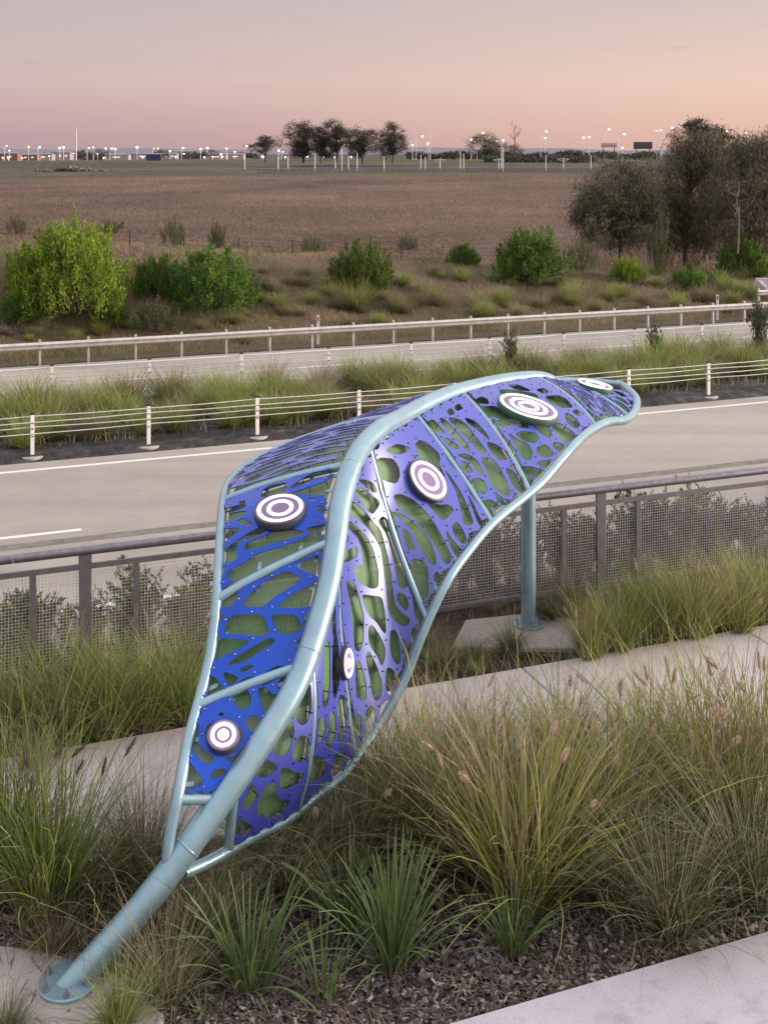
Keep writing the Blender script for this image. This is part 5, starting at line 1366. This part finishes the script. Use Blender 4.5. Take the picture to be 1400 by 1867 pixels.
def put_tree(meshes, loc, label, cat='tree', name='tree', group=None):
    r_ = tag(empty(name, tuple(loc)), label, cat, group)
    link('trunk', meshes[0], r_); link('crown', meshes[1], r_); return r_
def tree_px(px, basey, d, topy, crown_px, label, seed, mat='gum', group=None, name='gum_tree', nclump=80, per=60, ll=.5, lw=.16, trunk=.25, droop=0, clump=1.0):
    """crown_px: list of (cx, cy, rx, ry) in photo px; placed at distance d"""
    s = d / F; x = (px - CX) * s; z = 5.8 - (basey - HZ) * s
    kk = 1.0 if droop else 1.32
    cr = [((cx - px) * s, (basey - cy - (0 if droop else 4)) * s, rx * s * kk, ry * s * kk * (1 if droop else 1.25)) for cx, cy, rx, ry in crown_px]
    if not droop: nclump = int(nclump * 2.3)
    h = (basey - topy) * s
    m = tree_mesh(seed, h, trunk, cr, nclump, per, ll, lw, M[mat], droop, clump_r=clump)
    return put_tree(m, (x, d, z), label, 'tree', name, group)
GT = 'gum trees on the skyline'
tree_px(484, 296, 340, 243, [(470, 265, 16, 5), (495, 258, 14, 9), (482, 252, 10, 6)], 'small flat-topped gum with bare forked trunk left of the skyline grove', 1, group=GT, nclump=34, per=50, clump=1.1, trunk=.35)
tree_px(553, 296, 350, 220, [(545, 240, 20, 16), (562, 255, 22, 18), (548, 268, 14, 10)], 'tall dense gum at the left end of the skyline grove', 2, group=GT, nclump=95, per=60, clump=1.5, trunk=.45)
tree_px(612, 296, 352, 218, [(605, 240, 16, 18), (620, 246, 14, 14), (600, 262, 14, 14)], 'tallest gum of the skyline grove, second from its left end', 3, group=GT, nclump=80, per=60, clump=1.4, trunk=.4)
tree_px(585, 296, 356, 232, [(583, 250, 10, 16)], 'slender gum squeezed between the two tallest of the grove', 4, group=GT, nclump=36, per=50, clump=1.1)
tree_px(662, 298, 346, 230, [(655, 248, 20, 12), (672, 255, 18, 14), (650, 268, 12, 10)], 'broad gum in the middle of the skyline grove', 5, group=GT, nclump=75, per=60, clump=1.4, trunk=.4)
tree_px(716, 296, 350, 226, [(714, 242, 18, 14), (722, 258, 14, 14), (706, 266, 12, 12)], 'gum at the right end of the skyline grove', 6, group=GT, nclump=66, per=60, clump=1.3, trunk=.4)
tree_px(884, 290, 420, 245, [(880, 262, 22, 15), (897, 268, 14, 12)], 'rounded dark gum beside the dead tree on the skyline', 7, group=GT, nclump=60, per=60, clump=1.7, trunk=.4)
tree_px(924, 286, 440, 252, [(922, 268, 14, 8), (940, 272, 10, 7)], 'small thin gum between the rounded gum and the dead tree', 8, group=GT, nclump=26, per=40, clump=1.3)
for px, d, h_ in ((185, 420, 5), (300, 520, 5), (150, 600, 6), (990, 620, 5), (1040, 560, 5), (760, 640, 5), (385, 480, 5)):
    g = np.array(((px - CX) * d / F, d, 0)); g[2] = tz(g[0], g[1])
    put_tree(tree_mesh(px, h_, .2, [(0, h_ * .6, h_ * .7, h_ * .35)], 22, 30, .5, .2, M['gum'], clump_r=1.2), g, 'low dark tree on the skyline in the far distance', 'tree', 'gum_tree', 'far low trees')
def belt(px0, px1, d, h, label, seed, n=2600):
    q = np.random.default_rng(seed); px = q.uniform(px0, px1, n); Y = d + q.uniform(-8, 8, n); X = (px - CX) * Y / F
    hh = h * (.45 + .55 * np.abs(np.sin(px * .045 + seed) * np.cos(px * .017 + 1)) ** .6)
    P = np.stack([X, Y, terrain(X, Y) + q.uniform(0, 1, n) ** .7 * hh], 1)
    V, Q, U = leaves(P, np.tile((0, 0, .4), (n, 1)), d / 420, d / 700, q, .9)
    tag(link('tree_belt', mesh_np('tree_belt', V, [Q], uv=U, mats=[M['gum']])), label, 'trees', kind='stuff')
belt(-40, 470, 760, 4.5, 'dark belt of far trees along the left skyline', 1, 4200)
belt(740, 1200, 560, 4.0, 'dark belt of far trees along the right skyline', 2, 5200)
belt(880, 1090, 400, 2.2, 'dark hedge on the rise beyond the railway', 3, 2600)
# bare trees
def bare_tree(px, basey, d, topy, label, seed, mat='bark', spread=.3):
    q = np.random.default_rng(seed); s = d / F; h = (basey - topy) * s; mb = MB()
    tp = [np.array((0, 0, -.2)), np.array((.02 * h, 0, h * .45)), np.array((-.02 * h, 0, h * .75)), np.array((.03 * h, 0, h))]
    mb.tube(tp, [h * .016, h * .012, h * .008, h * .003], 6)
    for i in range(9):
        u = q.uniform(.35, .95); b = np.array((0, 0, h * u)); a = q.uniform(0, 6.28); L = h * spread * q.uniform(.5, 1)
        e = b + np.array((math.cos(a) * L, math.sin(a) * L, L * q.uniform(.3, 1)))
        mb.tube([b, (b + e) / 2 + np.array((0, 0, -.02 * h)), e], [h * .007, h * .005, h * .0015], 5, False)
        for j in range(2):
            f = e - (e - b) * q.uniform(.2, .6); mb.tube([f, f + np.array((q.normal(0, .06 * h), q.normal(0, .06 * h), .09 * h))], [h * .006, h * .002], 4, False)
    r_ = tag(empty('bare_tree', ((px - CX) * s, d, 5.8 - (basey - HZ) * s)), label, 'tree')
    mb.build('trunk', M[mat], r_)
bare_tree(938, 290, 430, 225, 'leafless dead tree on the skyline right of the rounded gum', 3)
bare_tree(732, 294, 345, 252, 'small bare shrub-like tree at the right foot of the grove', 4, spread=.5)
# sheoaks at right
GS = 'sheoak trees at the right'
tree_px(1132, 480, 60, 268, [(1130, 340, 62, 55), (1125, 405, 80, 45), (1160, 370, 50, 60), (1095, 385, 45, 35)], 'spreading brown-green sheoak nearest the brown field', 11, 'casu', GS, 'sheoak', 420, 85, .30, .030, .12, .6, .42)
tree_px(1250, 482, 63, 232, [(1250, 330, 60, 75), (1225, 400, 55, 60), (1275, 280, 45, 45), (1290, 400, 60, 70)], 'tall dark sheoak in the middle of the right-hand group', 12, 'casu', GS, 'sheoak', 460, 85, .32, .030, .14, .6, .46)
tree_px(1368, 484, 60, 235, [(1360, 330, 65, 70), (1390, 290, 45, 45), (1350, 400, 70, 65), (1420, 380, 50, 80)], 'tall brown-green sheoak at the right edge', 13, 'casu', GS, 'sheoak', 460, 85, .32, .030, .14, .6, .46)
tree_px(1285, 470, 68, 212, [(1268, 228, 18, 10), (1300, 240, 22, 12), (1285, 262, 24, 14), (1330, 260, 22, 12)], 'taller gum crown showing above the sheoaks', 14, 'gum', GS, 'gum_tree', 60, 60, .16, .05, .12, 0, .35)
for px, by, ty, lab, sd_ in ((1345, 455, 335, 'pale dead branches in front of the right-hand sheoak', 21),):
    bare_tree(px, by, 57, ty, lab, sd_, 'twig', .35)

# ------------------------------------------------------------------ far plain: lamps, masts, sheds, signs, hills
lampm = None
def street_lamp(px, hy, d, mat='lamp', arm=0.0, label='lit street lamp on the far plain', group='street lamps on the far plain', r_=None):
    s = d / F; x = (px - CX) * s; zg = tz(x, d); zt = 5.8 - (hy - HZ) * s
    if zt < zg + 1.0: zt = zg + 1.5
    root = tag(empty('street_lamp', (x, d, zg)), label, 'street lamp', group); h = zt - zg
    MB().tube([(-arm, 0, 0), (-arm, 0, h * .97), (-arm * .5, 0, h * 1.0), (0, 0, h)] if arm else [(0, 0, 0), (0, 0, h * .5), (0, 0, h)], .11 * d / 500, 5).build('pole', M['whitepole'], root)
    rad = (r_ or .42) * d / 500
    mb = disc_mb(np.array((0, 0, h - rad * .6)), X3, Y3, Z3, [(rad * .5, 0), (rad, rad * .4), (rad, rad * .9), (rad * .4, rad * 1.3)], 10); mb.build('lamp_head', M[mat], root)
heads = [(12,85),(17,94),(52,87),(72,88),(109,89),(116,88),(162,89),(170,88),(193,90),(204,90),(210,91),(250,88),(281,90),(288,90),(310,95),(334,89),(366,91),(378,89),(378,96),(413,90),(428,96),(450,86),(403,101),(508,94),(516,96)]
for i, (hx, hy) in enumerate(heads): street_lamp(hx, 180 + hy, 520 + (i * 37) % 160, 'lampamber' if i % 5 == 2 else 'lamp', arm=.9 if i % 3 == 0 else 0, r_=.26 + .05 * ((i * 7) % 6))
low = [(135,99),(189,107),(197,108),(210,111),(252,104),(260,112),(372,106),(427,114),(432,121),(445,111),(387,112),(320,105),(335,100),(350,107),(590,107),(90,104),(60,106),(230,104),(300,108),(150,109),(178,100),(276,106),(480,108),(520,106),(240,110),(405,110),(40,108),(610,106),(640,107),(560,108)]
for i, (hx, hy) in enumerate(low): street_lamp(hx, 180 + hy, 640 + (i * 53) % 260, label='low point of light among the far buildings', group='low lights on the far plain', r_=.32)
for i, (hx, hy) in enumerate([(15,108),(40,112),(5,107)]): street_lamp(hx, 180 + hy, 600 + i * 20, 'lampred', label='red light among the far buildings at the left edge', group='red lights at far left', r_=.45)
street_lamp(478, 294, 560, 'lampgreen', label='green signal light below the small flat-topped gum', group='signal light', r_=.4)
rh = [(770,248,1),(752,264,0),(780,261,0),(859,254,0),(880,242,1),(906,257,1),(917,255,0),(996,239,1),(994,251,0),(1064,250,0),(1074,249,0),(1110,235,1),(1138,244,1),(1135,269,0),(1225,232,1),(1325,239,1),(1360,241,1),(841,276,0)]
for i, (hx, hy, ar) in enumerate(rh): street_lamp(hx, hy, 470 + (i * 41) % 120, arm=2.6 if ar else 0, label='tall street lamp on the skyline right of the grove', group='tall lamps right of the grove')
for hx, hy in ((1205, 237), (1197, 238)): street_lamp(hx, hy, 540, 'lampred', label='red warning light above the dark sign', group='red lights above the sign', r_=.5)
def mast(px, ty, by, d, label, arms=0, group='rail masts beyond the field', w=.14):
    s = d / F; x = (px - CX) * s; zg = tz(x, d); zt = 5.8 - (ty - HZ) * s
    r_ = tag(empty('mast', (x, d, zg)), label, 'mast', group)
    MB().tube([(0, 0, -.2), (0, 0, (zt - zg) * .5), (0, 0, zt - zg)], [w, w * .9, w * .7], 6).build('pole', M['whitepole'], r_)
    if arms:
        h = zt - zg
        for sx in (-1, 1): MB().tube([(0, 0, h * .92), (sx * 1.6, 0, h * .86)], .07, 4).build('cross_arm', M['whitepole'], r_); MB().tube([(0, 0, h * .7), (sx * 1.6, 0, h * .86)], .05, 4).build('brace', M['whitepole'], r_)
for px, ty, ar in ((446,283,0),(507,285,0),(525,284,0),(574,280,0),(611,285,0),(623,272,0),(635,283,0),(651,278,0),(700,285,0),(767,282,0),(775,285,0),(802,288,1),(839,275,0),(845,280,0),(909,288,1),(914,262,0),(917,268,0),(995,282,0),(1027,287,1),(1077,282,0)):
    mast(px, ty, 312, 300 + (px % 7) * 3, 'pale rail mast standing beyond the crest of the brown field' if not ar else 'pale rail mast with cross arms beyond the crest of the brown field', ar)
mast(139, 232, 292, 560, 'tall slender lattice mast on the left skyline', 0, None, .3)
mast(784, 232, 290, 520, 'tall thin mast on the skyline right of the grove', 0, None, .2)
# pale barrier beside the far railway
def far_barrier(px0, px1, d0, d1, h, label):
    a0 = np.array(((px0 - CX) * d0 / F, d0, 0)); a1 = np.array(((px1 - CX) * d1 / F, d1, 0)); a0[2] = tz(*a0[:2]); a1[2] = tz(*a1[:2])
    g = tag(empty('far_barrier', tuple((a0 + a1) / 2)), label, 'fence'); bpy.context.view_layer.update(); gi = g.matrix_world.inverted()
    n = 60; pts = [a0 + (a1 - a0) * t for t in np.linspace(0, 1, n)]
    for p in pts: p[2] = tz(p[0], p[1])
    for z in (.35, .75, 1.1):
        o = MB().tube([p + Z3 * z * h for p in pts], .09, 4).build('rail', M['galv']); o.parent = g; o.matrix_parent_inverse = gi
    for p in pts[::1]:
        o = MB().box(p + Z3 * h * .6, (.12, .12, h * 1.2)).build('post', M['galv']); o.parent = g; o.matrix_parent_inverse = gi
far_barrier(470, 1080, 268, 285, 1.0, 'pale steel barrier running along the railway beyond the field crest')
# sheds, container, rubble, signs
def shed(px, by, d, w, h, dp, mat, label, windows=0, name='shed', roof=.0, group=None):
    s = d / F; x = (px - CX) * s; zg = tz(x, d)
    r_ = tag(empty(name, (x, d, zg)), label, 'building', group)
    MB().box((0, 0, h / 2), (w, dp, h)).build('wall', M[mat], r_)
    mb = MB(); o = .25
    mb.add([(-w/2-o, -dp/2-o, h + .002), (w/2+o, -dp/2-o, h + .002), (w/2+o, dp/2+o, h + .002), (-w/2-o, dp/2+o, h + .002), (-w/2-o, 0, h + .06*dp + .3), (w/2+o, 0, h + .06*dp + .3)], [(0, 1, 5, 4), (2, 3, 4, 5), (3, 2, 1, 0)], [(0, 4, 3), (1, 2, 5)]); mb.build('roof', M['galv'], r_)
    for i in range(windows):
        xx = -w / 2 + (i + .7) * w / (windows + .4)
        MB().box((xx, -dp / 2 - .03, h * .55), (w / windows * .3, .06, h * .22)).build('window', M['lampwarm'], r_)
q = np.random.default_rng(77)
for i, (px, w, h_, mt_, wn_) in enumerate(((10, 16, 4, 'shedred', 2), (50, 14, 3.5, 'shedred', 3), (80, 12, 4, 'shed', 1), (118, 9, 5, 'shed', 2), (170, 16, 3.2, 'shed', 2), (215, 14, 3, 'shed', 1), (262, 12, 3.5, 'shed', 1), (310, 10, 3.5, 'shed', 2), (345, 14, 5, 'shed', 3), (395, 12, 3, 'shed', 1), (430, 10, 3, 'shed', 1), (762, 8, 5, 'shed', 4), (1010, 9, 3, 'shed', 1), (1045, 8, 3, 'shed', 0))):
    labs = ['low brick shed cut by the left edge of the skyline', 'low brick shed with lit windows near the left edge', 'small pale shed right of the brick sheds', 'tall pale shed left of the lattice mast', 'long pale shed right of the lattice mast', 'pale shed left of the navy container', 'pale shed above the navy container', 'pale shed right of the navy container', 'tall pale shed with lit windows left of the flat-topped gum', 'low pale shed left of the signal light', 'small pale shed nearest the flat-topped gum', 'pale block with lit windows right of the grove', 'low shed on the skyline right of the dead tree, left one of two', 'low shed on the skyline right of the dead tree, right one of two']
    shed(px, 0, 650 + (i * 29) % 120, w, h_, 8, mt_, labs[i], wn_)
shed(281, 0, 470, 6, 2.6, 2.5, 'navy', 'navy shipping container on the far plain', 0, 'container')
def rubble(px, py, wpx, label):
    g = np.array(((px - CX) * 300 / F, 300, 0)); g[2] = tz(g[0], 300); q = np.random.default_rng(5); mb = MB()
    for i in range(160):
        t = q.normal(0, .4); c = np.array((t * wpx * 300 / F, q.normal(0, 1.5), abs(q.normal(0, .5)) * math.exp(-t * t * 3))); a = q.normal(0, 1, 3); a /= np.linalg.norm(a); b_ = np.cross(a, (0, .3, 1)); b_ /= np.linalg.norm(b_)
        mb.box(c, q.uniform(.3, 1.1, 3), a, b_, np.cross(a, b_), .7)
    o = mb.build('rubble_heap', M['rock']); o.location = g; tag(o, 'heap of broken rubble beyond the field at left', 'rubble', kind='stuff')
rubble(132, 312, 70, '')
def big_sign(px, ty, by, d, wpx, mat, label, lit=0):
    s = d / F; x = (px - CX) * s; zg = tz(x, d); z1 = 5.8 - (by - HZ) * s; z2 = 5.8 - (ty - HZ) * s; w = wpx * s
    r_ = tag(empty('sign', (x, d, zg)), label, 'sign')
    MB().box((0, 0, (z1 + z2) / 2 - zg), (w, .4, z2 - z1)).build('board', M[mat], r_)
    for sx in (-.35, .35): MB().box((sx * w, .1, (z1 - zg) / 2), (.3, .3, z1 - zg)).build('leg', M['darksign'], r_)
    for i in range(lit): MB().box((-w / 2 + (i + .5) * w / lit, -.22, z2 - zg - .4), (.28, .05, .28)).build('lamp', M['lampwarm'], r_)
big_sign(1172, 258, 271, 420, 34, 'darksign', 'dark rectangular sign board beside the sheoaks on the skyline')
big_sign(1110, 260, 268, 480, 28, 'shed', 'pale gantry sign with small lamps left of the dark sign', 6)
# hills at the horizon
xs = np.linspace(-3200, 3200, 90); zs = 14 + 9 * np.abs(np.sin(xs * .0021 + 1) * np.cos(xs * .0009)) + 3 * np.sin(xs * .011)
mb = MB(); V = np.concatenate([np.stack([xs, np.full(90, 4300.), np.full(90, -8.)], 1), np.stack([xs, np.full(90, 4700.), zs + 4], 1), np.stack([xs, np.full(90, 6000.), np.full(90, -8.)], 1)])
i = np.arange(89); mb.add(V, np.concatenate([np.stack([i, i + 1, i + 91, i + 90], 1), np.stack([i + 90, i + 91, i + 181, i + 180], 1)]))
tag(mb.build('hills', M['hills'], smooth=True), kind='structure')
